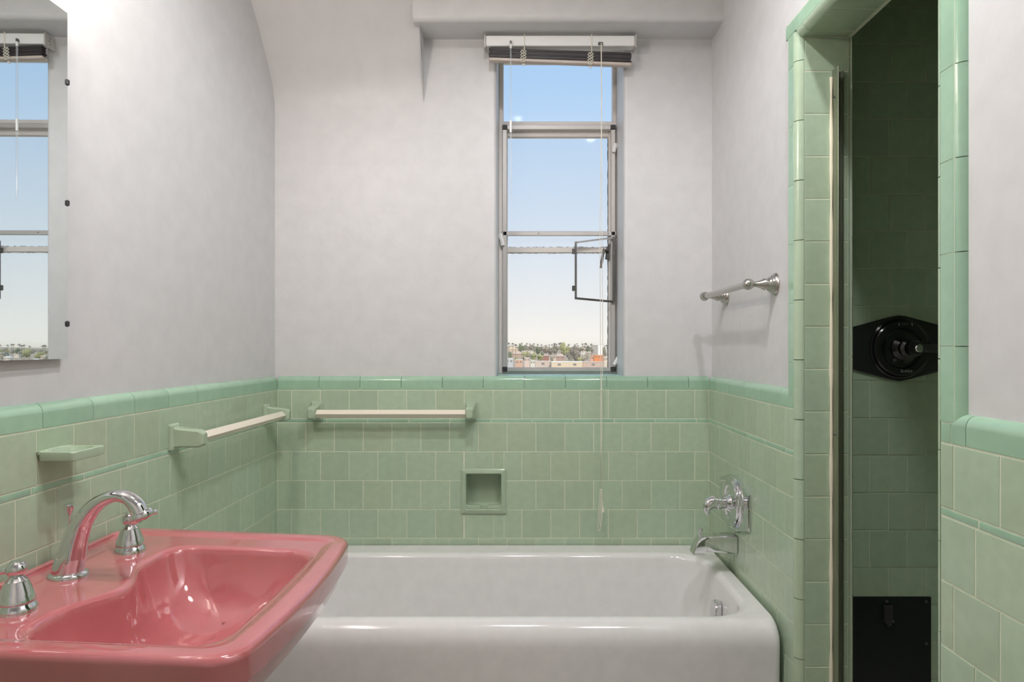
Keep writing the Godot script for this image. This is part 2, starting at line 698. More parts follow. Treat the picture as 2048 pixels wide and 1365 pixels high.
	mb.box(Vector3(RECESS, 1.04, 1.427), Vector3(0.146, CEIL, 3.75))
	part(rw, "plaster", mb, M.plaster)
	mb = MB.new()
	mb.box(Vector3(0.0011, -0.1, -0.05), Vector3(0.146, 1.04, 0.802))
	mb.box(Vector3(0.0011, -0.1, 1.433), Vector3(0.146, 1.04, 3.75))
	# bed of the jambs and of the lintel
	mb.box(Vector3(0.021, -0.1, 0.79), Vector3(0.146, 2.03, 0.8219))
	mb.box(Vector3(0.021, -0.1, 1.4131), Vector3(0.146, 2.03, 1.45))
	mb.box(Vector3(0.021, 2.0077, 0.80), Vector3(0.146, 2.05, 1.44))
	mb.box(Vector3(0.0011, 1.04, 0.765), Vector3(0.03, 2.06, 0.802))
	mb.box(Vector3(0.0011, 1.04, 1.433), Vector3(0.03, 2.06, 1.47))
	mb.box(Vector3(0.0011, 2.028, 0.765), Vector3(0.03, 2.065, 1.47))
	part(rw, "grout", mb, M.grout)
	var n := Vector3.LEFT
	wainscot(rw, Vector3.ZERO, Vector3.BACK, n, 0.0, 0.803, 0.085, 0.027, 0.09, 7, [], 0.0, 0.0305)
	wainscot(rw, Vector3.ZERO, Vector3.BACK, n, 1.432, 2.3, 1.468, 1.522, 1.500, 7, [], 0.0305, 0.0)
	# trim on the wall face round the opening
	var ys := CAP_TOP + 0.031
	var first := true
	while ys < 2.03:
		var top := minf(ys + CAPL if not first else 1.155, 2.0266)
		if first:
			ys = CAP_TOP - 0.018
			first = false
		var l := snappedf(top - ys - 0.0014, 0.0005)
		if l > 0.01:
			lay(rw, "trim_tile", cap_mesh(l), pick(M.cap), Vector3(0, (ys + top) / 2, 0.803), n, Vector3.FORWARD)
		ys = top
		if top >= 2.0266:
			break
	ys = CAP_TOP - 0.018
	first = true
	while ys < 2.02:
		var top := minf(ys + (CAPL if not first else 0.1285), 2.0266)
		first = false
		var l := snappedf(top - ys - 0.0014, 0.0005)
		if l > 0.01:
			lay(rw, "trim_tile", cap_mesh(l), pick(M.cap), Vector3(0, (ys + top) / 2, 1.432), n, Vector3.BACK)
		ys = top
	var zs := 0.803 - 0.0515
	for e in [0.803 + 0.03, 0.99, 1.147, 1.304, 1.432 + 0.0515]:
		var l: float = e - zs - 0.0014
		lay(rw, "trim_tile", cap_mesh(snappedf(l, 0.0005)), pick(M.cap), Vector3(0, 2.0266, (zs + e) / 2), n, Vector3.UP)
		zs = e
	# rounded corner pieces of the opening: front edge, and the edge inside the shower
	bullnose_column(rw, Vector2(0.02, 0.803), 180.0, 2.0266, 1.947)
	bullnose_column(rw, Vector2(0.136, 0.803), 0.0, 2.0066, 1.955)
	bullnose_column(rw, Vector2(0.02, 1.432), 180.0, 2.0266, 1.96, true)
	var b0 := 0.823
	for e in [0.862, 1.019, 1.176, 1.333, 1.412]:
		var mbb := MB.new()
		var poly := PackedVector2Array([Vector2(0.02, 2.0266)])
		for k in 9:
			var a := PI + PI / 2 * k / 8
			poly.append(Vector2(0.02 + 0.02 * cos(a), 2.0266 + 0.02 * sin(a)))
		mbb.extrude(poly, Vector3.ZERO, Vector3(1, 0, 0), Vector3(0, 1, 0), Vector3(0, 0, 1), b0 + GAP * 0.35, e - GAP * 0.35)
		var o := part(rw, "bullnose_tile", mbb, pick(M.tile), 30.0)
		o.position = Vector3.ZERO
		b0 = e
	# jamb tiles, facing the door of the room, and the lintel's underside
	var y := 2.0066
	var nexty := 1.917
	while y > 0.02:
		tile_rect(rw, Vector3(0, 0, 0.823), Vector3.RIGHT, Vector3.BACK, Rect2(0.02, nexty, 0.116, y - nexty), [], M.tile, "jamb_tile")
		tile_rect(rw, Vector3(0, 0, 1.412), Vector3.RIGHT, Vector3.FORWARD, Rect2(0.02, nexty, 0.126, y - nexty), [], M.tile, "jamb_tile")
		y = nexty
		nexty = maxf(nexty - 0.1113, 0.0)
	b0 = 0.823
	for e in [0.858, 0.970, 1.081, 1.192, 1.303, 1.412]:
		lay(rw, "lintel_tile", tile_mesh(0.1135, snappedf(e - b0 - GAP, 0.0005)), pick(M.tile), Vector3(0.078, 2.0066, (b0 + e) / 2), Vector3.DOWN, Vector3.BACK)
		b0 = e

	# floor, ceiling and the wall with the door behind the viewer
	var fl := shell("floor", "pale beige bathroom floor", "floor")
	mb = MB.new()
	mb.box(Vector3(-1.3, -0.15, -0.3), Vector3(2.2, 0.0, 3.8))
	part(fl, "slab", mb, M.floor)
	var ce := shell("ceiling", "white plaster ceiling", "ceiling")
	mb = MB.new()
	mb.box(Vector3(-1.3, CEIL, -0.3), Vector3(2.2, CEIL + 0.15, 3.8))
	part(ce, "slab", mb, M.ceiling)
	var fw := shell("wall_front", "white plaster wall with the door, behind the viewer")
	mb = MB.new()
	mb.box(Vector3(-1.3, -0.1, 3.6), Vector3(-0.55, CEIL, 3.8))
	mb.box(Vector3(0.25, -0.1, 3.6), Vector3(2.2, CEIL, 3.8))
	mb.box(Vector3(-0.56, 2.05, 3.6), Vector3(0.26, CEIL, 3.8))
	part(fw, "plaster", mb, M.plaster)
	var dr := shell("door_1", "cream painted panel door behind the viewer", "door")
	mb = MB.new()
	mb.box(Vector3(-0.549, 0.005, 3.63), Vector3(0.249, 2.049, 3.67), 0.002)
	part(dr, "leaf", mb, M.door_paint)
	for py in [[0.2, 0.95], [1.1, 1.9]]:
		mb = MB.new()
		mb.box(Vector3(-0.43, py[0], 3.618), Vector3(0.13, py[1], 3.631), 0.005)
		part(dr, "panel", mb, M.door_paint)
	mb = MB.new()
	mb.lathe([[0.026, 0.0], [0.026, 0.006], [0.009, 0.012], [0.009, 0.03], [0.024, 0.04], [0.027, 0.052], [0.018, 0.064], [0.0, 0.067]], Vector3(0.18, 1.0, 3.63), Vector3.FORWARD)
	part(dr, "knob", mb, M.chrome)


# column of quarter-round pieces about the vertical line at (x, z); the round faces the angle from `a0` to 90 degrees
func bullnose_column(parent: Node3D, c: Vector2, a0: float, top: float, firstj: float, mirrored := false) -> void:
	var y := top
	var nexty := firstj
	while y > 0.02:
		var key := "bn%d_%d_%d" % [roundi(a0), roundi((y - nexty) * 5000), int(mirrored)]
		if not cache.has(key):
			var mb := MB.new()
			var poly := PackedVector2Array([Vector2.ZERO])
			for k in 9:
				var a := deg_to_rad(lerpf(a0, 90.0, k / 8.0))
				poly.append(Vector2(0.02 * cos(a), 0.02 * sin(a) * (-1.0 if mirrored else 1.0)))
			var h := y - nexty - GAP * 0.7
			mb.extrude(poly, Vector3.ZERO, Vector3(1, 0, 0), Vector3(0, 0, 1), Vector3(0, 1, 0), -h / 2, h / 2)
			cache[key] = mb.commit(30.0)
		inst(parent, "bullnose_tile", cache[key], pick(M.tile), Transform3D(Basis.IDENTITY, Vector3(c.x, (y + nexty) / 2, c.y)))
		y = nexty
		nexty = maxf(nexty - CAPL, 0.0)


func build_shower() -> void:
	var zf := 0.60
	var w := shell("wall_shower", "green tiled wall at the back of the shower")
	var mb := MB.new()
	mb.box(Vector3(0.84, -0.1, 0.46), Vector3(1.9, CEIL, zf - 0.0022))
	part(w, "grout", mb, M.grout)
	var top := 2.0866 + T * 4
	var k := 0
	while top > 0.05:
		var lo := maxf(top - T, 0.0)
		tile_row(w, Vector3(0, 0, zf), Vector3.RIGHT, Vector3.BACK, 0.86, 1.72, lo, top, 1.0671 - 2 * T if k % 2 == 0 else 1.0116 - 2 * T)
		top = lo
		k += 1
	var s := shell("wall_shower_side", "green tiled side walls and ceiling inside the shower")
	mb = MB.new()
	mb.box(Vector3(1.72, -0.1, 0.46), Vector3(1.9, CEIL, 1.9))
	mb.box(Vector3(0.84, -0.1, 1.62), Vector3(1.9, CEIL, 1.8))
	part(s, "glazed_wall", mb, M.tile[3])
	mb = MB.new()
	mb.box(Vector3(0.84, 2.55, 0.46), Vector3(1.9, 2.70, 1.8))
	part(s, "ceiling_slab", mb, M.tile[3])

	# door channel screwed to the jamb, with a bead of caulk along it
	var ch := thing("shower_door_channel", "slim metal channel screwed to the tiled shower jamb", "door channel", Vector3(0.699, 0, 0))
	ch.rotation.y = atan(FLARE)
	var x0 := 0.0930
	var zj := 0.8245
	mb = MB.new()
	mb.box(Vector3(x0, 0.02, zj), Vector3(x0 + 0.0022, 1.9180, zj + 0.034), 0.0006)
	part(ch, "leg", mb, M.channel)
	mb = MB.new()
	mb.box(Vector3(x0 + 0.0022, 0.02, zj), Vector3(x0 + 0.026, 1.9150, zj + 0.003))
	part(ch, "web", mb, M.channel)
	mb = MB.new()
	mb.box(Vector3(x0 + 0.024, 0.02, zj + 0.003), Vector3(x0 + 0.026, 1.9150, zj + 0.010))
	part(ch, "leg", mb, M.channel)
	mb = MB.new()
	var path := []
	var rads := []
	for i in 40:
		path.append(Vector3(x0 - 0.003, lerpf(0.03, 1.90, i / 39.0), zj + 0.002))
		rads.append(0.0042 + 0.0018 * sin(i * 1.7) * sin(i * 0.63))
	mb.tube(path, rads, rads, 8)
	part(ch, "caulk_bead", mb, M.caulk, 60.0)
	for yy in [1.845, 0.97]:
		mb = MB.new()
		mb.lathe([[0.0042, -0.001], [0.0042, 0.001], [0.003, 0.0026], [0.0, 0.0032]], Vector3(x0, yy, zj + 0.014), Vector3.LEFT, 12)
		part(ch, "screw", mb, M.dark_metal)

	# black mixing valve
	var c := at(1797, 697, EYE.z - zf)
	c.z = zf
	var v := thing("shower_valve", "black hexagonal shower valve plate with round dial and lever", "valve", c)
	valve_plate(v, Vector3.RIGHT, Vector3.UP, Vector3.BACK, M.black_metal, true)
	mb = MB.new()
	mb.lathe([[0.034, 0.020], [0.034, 0.026], [0.022, 0.036], [0.022, 0.050], [0.027, 0.054], [0.027, 0.060], [0.020, 0.066], [0.019, 0.082], [0.023, 0.085], [0.023, 0.094], [0.017, 0.103], [0.0, 0.105]], Vector3.ZERO, Vector3.BACK)
	part(v, "hub", mb, M.black_metal)
	mb = MB.new()
	mb.tube([Vector3(0.0, 0.0, 0.088), Vector3(0.03, 0.0, 0.090), Vector3(0.07, -0.001, 0.088), Vector3(0.12, -0.003, 0.083), Vector3(0.135, -0.004, 0.081)], [0.012, 0.0125, 0.0125, 0.012, 0.006], [0.012, 0.009, 0.007, 0.006, 0.004], 14, Vector3.BACK)
	part(v, "lever", mb, M.black_metal)
	mb = MB.new()
	mb.lathe([[0.006, 0.018], [0.006, 0.024], [0.003, 0.025], [0.0, 0.0235]], Vector3(-0.024, -0.034, 0), Vector3.BACK, 14)
	part(v, "set_screw", mb, M.dark_metal)
	mb = MB.new()
	mb.lathe([[0.011, 0.104], [0.011, 0.106], [0.009, 0.108], [0.0, 0.1085]], Vector3(0.0, 0, 0), Vector3.BACK, 18)
	part(v, "cap", mb, M.chrome)
	var txt := TextMesh.new()
	var font := SystemFont.new()
	font.font_names = PackedStringArray(["Droid Serif"])
	font.font_italic = true
	txt.font = font
	txt.text = "Kohler"
	txt.font_size = 16
	txt.pixel_size = 0.00066
	txt.depth = 0.0004
	inst(v, "lettering", txt, M.letter, Transform3D(Basis.IDENTITY, Vector3(0.012, -0.0665, 0.0212)))
	for q in [[-0.010, -18.0], [0.028, 12.0]]:
		mb = MB.new()
		mb.box(Vector3(-0.0008, -0.004, 0), Vector3(0.0008, 0.004, 0.0005))
		var o := part(v, "dial_mark", mb, M.letter)
		o.position = Vector3(q[0], 0.0695, 0.0208)
		o.rotation_degrees.z = -float(q[1]) * -1.0
	mb = MB.new()
	mb.box(Vector3(-0.0115, -0.0013, 0), Vector3(0.0085, 0.0013, 0.0004))
	var dash := part(v, "dial_mark", mb, M.dark_metal)
	dash.position = Vector3(0.010, 0.071, 0.0208)

	# black sheet over the lower part of the wall
	var a := at(1704, 1193.5, EYE.z - zf)
	var b := at(1861, 1193.5, EYE.z - zf)
	var ap := thing("access_panel", "black sheet panel with hook, low on the shower wall", "panel", Vector3((a.x + b.x) / 2, 0.05, zf))
	var hw := (b.x - a.x) / 2
	mb = MB.new()
	mb.box(Vector3(-hw - 0.02, 0.0, 0.0), Vector3(hw, a.y - 0.05, 0.004), 0.001)
	part(ap, "sheet", mb, M.black_sheet)
	var hx := at(1773, 1210, EYE.z - zf).x - ap.position.x
	mb = MB.new()
	var poly := PackedVector2Array([Vector2(-0.013, 0.0), Vector2(0.013, 0.0), Vector2(0.013, -0.04), Vector2(0.004, -0.056), Vector2(0.0, -0.068), Vector2(-0.004, -0.056), Vector2(-0.013, -0.045)])
	mb.extrude(poly, Vector3(hx, a.y - 0.05 - 0.024, 0.004), Vector3.RIGHT, Vector3.UP, Vector3.BACK, 0.0, 0.009, 0.001)
	part(ap, "hook", mb, M.black_rubber)
	for p in [[1772, 1203], [1776, 1247], [1782, 1241], [1851, 1203], [1851, 1287]]:
		var sp := at(p[0], p[1], EYE.z - zf) - ap.position
		mb = MB.new()
		mb.lathe([[0.0045, 0.0035], [0.0045, 0.0055], [0.003, 0.007], [0.0, 0.0075]], Vector3(sp.x, sp.y, 0.006 if p[0] in [1776, 1782] else 0.0), Vector3.BACK, 10)
		part(ap, "screw", mb, M.dark_metal)


# long hexagonal plate with a raised dial: x, y span the plate, n points off the wall
func valve_plate(o: Node3D, x: Vector3, y: Vector3, n: Vector3, m: Material, screws: bool) -> void:
	var mb := MB.new()
	var poly := PackedVector2Array([Vector2(-0.155, -0.058), Vector2(-0.02, -0.094), Vector2(0.0, -0.0965), Vector2(0.02, -0.094), Vector2(0.155, -0.058), Vector2(0.155, 0.058), Vector2(0.02, 0.094), Vector2(0.0, 0.0965), Vector2(-0.02, 0.094), Vector2(-0.155, 0.058)])
	mb.extrude(poly, Vector3.ZERO, x, y, n, 0.0005, 0.008, 0.003)
	part(o, "plate", mb, m)
	mb = MB.new()
	mb.lathe([[0.090, 0.006], [0.0895, 0.010], [0.085, 0.0135], [0.082, 0.0125], [0.081, 0.018], [0.077, 0.021], [0.060, 0.0205], [0.056, 0.016], [0.045, 0.0145], [0.030, 0.020], [0.0, 0.021]], Vector3.ZERO, n, 48)
	part(o, "dial", mb, m, 30.0)
	if screws:
		for s in [-1, 1]:
			mb = MB.new()
			mb.lathe([[0.005, 0.007], [0.005, 0.0088], [0.003, 0.0098], [0.0, 0.0095]], x * 0.118 * s, n, 12)
			part(o, "screw", mb, m)


# ---------------------------------------------------------------- window
func build_window() -> void:
	var wn := shell("window_1", "narrow white steel casement window over the bathtub", "window")
	var za := -0.275
	var zb := -0.232
	var bars := {
		"frame_stile": [[-0.113, -0.094, 1.084, 2.40], [0.3605, 0.376, 1.084, 2.40]],
		"frame_rail": [[-0.094, 0.3605, 2.386, 2.40], [-0.094, 0.3605, 1.084, 1.096]],
		"transom": [[-0.094, 0.3605, 2.096, 2.1354]],
	}
	for k in bars:
		for q in bars[k]:
			var mb := MB.new()
			mb.box(Vector3(q[0], q[1 + 1], za), Vector3(q[1], q[3], zb), 0.0025)
			part(wn, k, mb, M.steel_paint)
	# the lower casement
	for q in [["sash_stile", -0.094, -0.0765, 1.096, 2.096], ["sash_stile", 0.3445, 0.3605, 1.096, 2.096], ["sash_rail", -0.0765, 0.3445, 2.074, 2.096], ["sash_rail", -0.0765, 0.3445, 1.096, 1.1095], ["glazing_bar", -0.0765, 0.3445, 1.5903, 1.6132]]:
		var mb := MB.new()
		mb.box(Vector3(q[1], q[3], -0.268), Vector3(q[2], q[4], -0.243), 0.002)
		part(wn, q[0], mb, M.steel_paint)
	for q in [[-0.094, 0.3605, 2.1354, 2.386], [-0.0765, 0.3445, 1.6132, 2.074], [-0.0765, 0.3445, 1.1095, 1.5903]]:
		var mb := MB.new()
		mb.box(Vector3(q[0], q[2], -0.2590), Vector3(q[1], q[3], -0.2560))
		part(wn, "pane", mb, M.glass)
	# crumbling putty along the bars
	var pr := RandomNumberGenerator.new()
	pr.seed = 4
	for q in [[-0.076, 0.344, 1.6132, 1.0], [-0.076, 0.344, 1.5903, -1.0], [-0.076, 0.344, 2.074, -1.0]]:
		var mb := MB.new()
		var path := []
		var rad := []
		for i in 60:
			path.append(Vector3(lerpf(q[0], q[1], i / 59.0), float(q[2]), -0.2535))
			rad.append(pr.randf_range(0.0012, 0.0042) if pr.randf() < 0.7 else 0.001)
		mb.tube(path, rad, rad, 6)
		part(wn, "putty", mb, M.dark_metal if q[3] > 0 else M.steel_paint, 10.0)
	for xx in [0.3435]:
		var mb := MB.new()
		var path := []
		var rad := []
		for i in 70:
			path.append(Vector3(xx, lerpf(1.11, 2.07, i / 69.0), -0.2535))
			rad.append(pr.randf_range(0.001, 0.0035))
		mb.tube(path, rad, rad, 6)
		part(wn, "putty", mb, M.dark_metal, 10.0)
	# casement handle
	var hp := at(1217, 503, 2.825)
	var mh := MB.new()
	var base := PackedVector2Array([Vector2(-0.012, -0.03), Vector2(0.006, -0.034), Vector2(0.006, 0.034), Vector2(-0.006, 0.02)])
	mh.extrude(base, Vector3(hp.x, hp.y, -0.243), Vector3.RIGHT, Vector3.UP, Vector3.BACK, 0.0, 0.012, 0.002)
	var hb := part(wn, "handle", mh, M.dark_metal)
	mh = MB.new()
	mh.tube([Vector3(hp.x - 0.003, hp.y, -0.231), Vector3(hp.x - 0.02, hp.y + 0.004, -0.205), Vector3(hp.x - 0.026, hp.y - 0.02, -0.203), Vector3(hp.x - 0.034, hp.y - 0.071, -0.203)], [0.007, 0.006, 0.006, 0.007], [0.006, 0.006, 0.005, 0.005], 10)
	part(hb, "lever", mh, M.dark_metal)

	# insect screen in an aluminium frame, clipped in front of the casement
	var sc := thing("insect_screen", "grey aluminium insect screen clipped into the window", "screen", Vector3(0.13, 1.088, -0.215))
	var off := -sc.position
	for q in [["stile", -0.0975, -0.0785, 1.112, 2.097], ["stile", 0.3515, 0.3705, 1.112, 2.097], ["rail", -0.0785, 0.3515, 2.0965, 2.1167], ["rail", -0.0785, 0.3515, 1.095, 1.1118], ["crossbar", -0.1005, 0.3745, 1.6569, 1.6756]]:
		var mb := MB.new()
		mb.box(Vector3(q[1], q[3], -0.228) + off, Vector3(q[2], q[4], -0.217) + off, 0.002)
		part(sc, q[0], mb, M.alu)
	for q in [[-0.098, 2.0965], [0.3515, 2.0965], [-0.098, 1.094], [0.3515, 1.094]]:
		var mb := MB.new()
		mb.box(Vector3(q[0], q[1], -0.2285) + off, Vector3(q[0] + 0.0195, float(q[1]) + 0.020, -0.2145) + off, 0.002)
		part(sc, "corner_block", mb, M.black_rubber)
	for q in [-0.0905, 0.053, 0.340, 0.3655]:
		var mb := MB.new()
		mb.lathe([[0.0022, 0.0], [0.0022, 0.0012], [0.0, 0.0016]], Vector3(q, 1.6665, -0.217) + off, Vector3.BACK, 10)
		part(sc, "rivet", mb, M.black_rubber)
	var me := MB.new()
	me.box(Vector3(-0.0785, 1.1118, -0.2245) + off, Vector3(0.3515, 2.0965, -0.224) + off)
	part(sc, "mesh", me, M.screen)
	# the small hatch in the screen for reaching the handle
	var wk := Node3D.new()
	wk.name = "hatch"
	sc.add_child(wk, true)
	var zz := -0.207
	var dz := EYE.z - zz
	var p0 := at(1151.5, 485.5, dz)
	var p1 := at(1227.5, 475.5, dz)
	var p2 := at(1227.5, 604.0, dz)
	var p3 := at(1151.5, 597.0, dz)
	var pts := [p0, p1, p2, p3]
	var wd := [0.0042, 0.0070, 0.0042, 0.0042]
	for i in 4:
		var a: Vector3 = pts[i]
		var b: Vector3 = pts[(i + 1) % 4]
		var d := (b - a).normalized()
		var mb := MB.new()
		mb.tube([a - d * 0.004 + off, b + d * 0.004 + off], [wd[i]], [0.006], 4, Vector3(0, 0, 1).rotated(d, PI / 4))
		part(wk, "frame_bar", mb, M.dark_metal, 20.0)
	for yy in [503.0, 577.0]:
		var h := at(1147.0, yy, dz)
		var mb := MB.new()
		mb.box(h + Vector3(-0.006, -0.011, -0.006) + off, h + Vector3(0.006, 0.011, 0.005) + off, 0.002)
		part(wk, "hinge", mb, M.dark_metal)
	# turn clips that hold the screen
	for q in [[1000.5, 468.0, 1006.0, 491.0], [1232.5, 287.0, 1227.0, 304.0], [1238.5, 712.0, 1228.5, 730.0]]:
		var a := at(q[0], q[1], 2.815)
		var b := at(q[2], q[3], 2.815)
		var mb := MB.new()
		mb.tube([a + off, b + off], [0.0075], [0.003], 4, Vector3(0, 0, 1))
		part(sc, "turn_clip", mb, M.white_plastic, 20.0)


# ---------------------------------------------------------------- bathtub
func build_tub() -> void:
	var o := thing("bathtub", "white enamel bathtub between the tiled walls under the window", "bathtub", Vector3(-0.12, 0.0, 0.375))
	var off := -o.position
	var xl := -0.944
	var xr := 0.6965
	var zb := 0.004
	var zf := 0.752
	var ht := 0.4395
	var rings := []
	rings.append(rr(xl, xr, zb, zf - 0.015, 0.02, 0.0))
	rings.append(rr(xl, xr, zb, zf - 0.006, 0.02, 0.10))
	rings.append(rr(xl, xr, zb, zf, 0.02, ht - 0.075))
	for k in range(0, 9):
		var a := PI / 2 * k / 8
		var s := 1 - cos(a)
		rings.append(rr(xl + 0.004 * s, xr - 0.006 * s, zb + 0.002 * s, zf - 0.046 * s, 0.02 + 0.02 * s, ht - 0.060 + 0.060 * sin(a)))
	# inner edge: narrow in front, wider at the back and the ends
	var ix0 := -0.86
	var ix1 := 0.648
	var iz0 := 0.105
	var iz1 := 0.692
	rings.append(rr(ix0 - 0.012, ix1 + 0.012, iz0 - 0.012, iz1 + 0.006, 0.13, ht))
	for k in range(1, 7):
		var a := PI / 2 * k / 6
		var s := 0.022 * sin(a)
		rings.append(rr(ix0 - 0.010 + s, ix1 + 0.010 - s, iz0 - 0.010 + s, iz1 + 0.004 - s, 0.125, ht - 0.022 * (1 - cos(a))))
	rings.append(rr(ix0 + 0.07, ix1 - 0.035, iz0 + 0.04, iz1 - 0.045, 0.12, 0.25))
	rings.append(rr(ix0 + 0.13, ix1 - 0.05, iz0 + 0.055, iz1 - 0.06, 0.12, 0.14))
	rings.append(rr(ix0 + 0.17, ix1 - 0.065, iz0 + 0.07, iz1 - 0.075, 0.12, 0.10))
	rings.append(rr(ix0 + 0.21, ix1 - 0.10, iz0 + 0.10, iz1 - 0.11, 0.10, 0.078))
	rings.append(rr(ix0 + 0.30, ix1 - 0.20, iz0 + 0.18, iz1 - 0.19, 0.08, 0.072))
	for r in rings:
		for i in r.size():
			r[i] = r[i] + off
	var mb := MB.new()
	mb.loft(rings)
	part(o, "body", mb, M.enamel, 50.0)
	var q := at(1433, 1222, EYE.z - 0.40)
	var c := Vector3(0.612, q.y, 0.40)
	mb = MB.new()
	mb.lathe([[0.0345, -0.01], [0.0345, 0.004], [0.031, 0.009], [0.010, 0.011], [0.0, 0.0105]], c + off, Vector3(-1, 0.12, 0), 32)
	part(o, "overflow_plate", mb, M.chrome, 30.0, "chrome overflow plate")
	mb = MB.new()
	mb.lathe([[0.03, 0.0], [0.03, 0.003], [0.022, 0.005], [0.0, 0.003]], Vector3(0.40, 0.0722, 0.40) + off, Vector3.UP, 24)
	part(o, "drain", mb, M.chrome, 30.0)


# ---------------------------------------------------------------- basin
const BW := 0.651
const BD := 0.540

func bow(r: PackedVector3Array, amount: float) -> PackedVector3Array:
	for i in r.size():
		var t := (r[i].z - BW / 2) / (BW / 2)
		r[i].x += amount * (1 - t * t) * clampf(r[i].x / BD, 0.0, 1.0)
	return r

func notch(r: PackedVector3Array, x0: float, amount: float) -> PackedVector3Array:
	for i in r.size():
		var d := absf(r[i].z - 0.366) / 0.135
		if d < 1.0:
			var k := clampf(1.0 - (r[i].x - x0) / 0.05, 0.0, 1.0)
			var s := 1.0 - d * d
			r[i].x += amount * k * s * s
	return r

func build_basin() -> void:
	var o := thing("wash_basin", "pink ceramic pedestal wash basin with chrome faucet on left wall", "basin", Vector3(-0.955, 0.7695, 0.984))
	o.rotation.z = -atan(0.038)
	var rings := []
	var ne := 26
	var nc := 8
	var under := [[-0.30, 0.13, 0.33, 0.215, 0.435, 0.09], [-0.24, 0.085, 0.385, 0.15, 0.50, 0.10], [-0.18, 0.04, 0.445, 0.085, 0.566, 0.09], [-0.135, 0.012, 0.490, 0.040, 0.611, 0.07], [-0.112, 0.006, 0.512, 0.020, 0.631, 0.055], [-0.100, 0.004, 0.521, 0.014, 0.637, 0.05], [-0.066, 0.003, 0.526, 0.011, 0.640, 0.05], [-0.060, 0.002, 0.529, 0.009, 0.642, 0.05], [-0.054, 0.001, 0.537, 0.003, 0.648, 0.05], [-0.050, 0.0, 0.540, 0.0, 0.651, 0.05]]
	for u in under:
		rings.append(bow(rr(u[1], u[2], u[3], u[4], u[5], u[0], ne, nc), 0.022 * clampf(1.0 + (float(u[0]) + 0.05) * 4.0, 0.0, 1.0)))
	for k in range(0, 7):
		var a := PI / 2 * k / 6
		var s := 0.012 * (1 - cos(a))
		rings.append(bow(rr(s * 0.4, BD - s, s, BW - s, 0.05, -0.014 + 0.014 * sin(a), ne, nc), 0.022))
	rings.append(bow(rr(0.012, BD - 0.030, 0.030, BW - 0.030, 0.04, 0.0, ne, nc), 0.020))
	for q in [[0.035, -0.0008], [0.041, -0.0030], [0.047, -0.0053], [0.052, -0.006]]:
		rings.append(bow(rr(0.016, BD - float(q[0]), q[0], BW - float(q[0]), 0.034, q[1], ne, nc), 0.019))
	# bowl
	var x0 := 0.172
	var bowl := [[-0.006, -0.010, 0.06, 1.0], [-0.0068, -0.005, 0.06, 1.0], [-0.0095, 0.0, 0.06, 1.0], [-0.014, 0.0035, 0.06, 1.0], [-0.022, 0.006, 0.06, 1.0], [-0.036, 0.009, 0.06, 0.98], [-0.06, 0.017, 0.06, 0.88], [-0.09, 0.030, 0.065, 0.66], [-0.118, 0.050, 0.07, 0.38], [-0.136, 0.078, 0.07, 0.12], [-0.146, 0.112, 0.06, 0.0], [-0.150, 0.140, 0.012, 0.0]]
	for b in bowl:
		var d: float = b[1]
		var r := bow(rr(x0 + d, 0.487 - d, 0.113 + d, 0.597 - d, b[2], b[0], ne, nc), 0.010 if d < 0.07 else 0.0)
		rings.append(notch(r, x0 + d, 0.045 * float(b[3])))
	var mb := MB.new()
	mb.loft(rings)
	part(o, "bowl", mb, M.pink, 55.0)
	# hooded lip of the overflow on the bump of the bowl
	mb = MB.new()
	mb.ball(Vector3.ZERO, Vector3(0.0065, 0.0035, 0.030), 16, 8)
	var sl := part(o, "overflow_lip", mb, M.pink)
	sl.position = Vector3(0.2085, -0.0225, 0.402)
	sl.rotation = Vector3(0.0, -0.5, -0.4)
	# pedestal
	mb = MB.new()
	var ped := []
	for q in [[-0.765, 0.115, 0.31, 0.20, 0.45, 0.05], [-0.70, 0.12, 0.30, 0.21, 0.44, 0.05], [-0.62, 0.145, 0.28, 0.24, 0.41, 0.05], [-0.40, 0.15, 0.285, 0.245, 0.405, 0.05], [-0.29, 0.135, 0.325, 0.22, 0.43, 0.08]]:
		ped.append(rr(q[1], q[2], q[3], q[4], q[5], q[0], 6, 6))
	mb.loft(ped)
	part(o, "pedestal", mb, M.pink, 50.0)


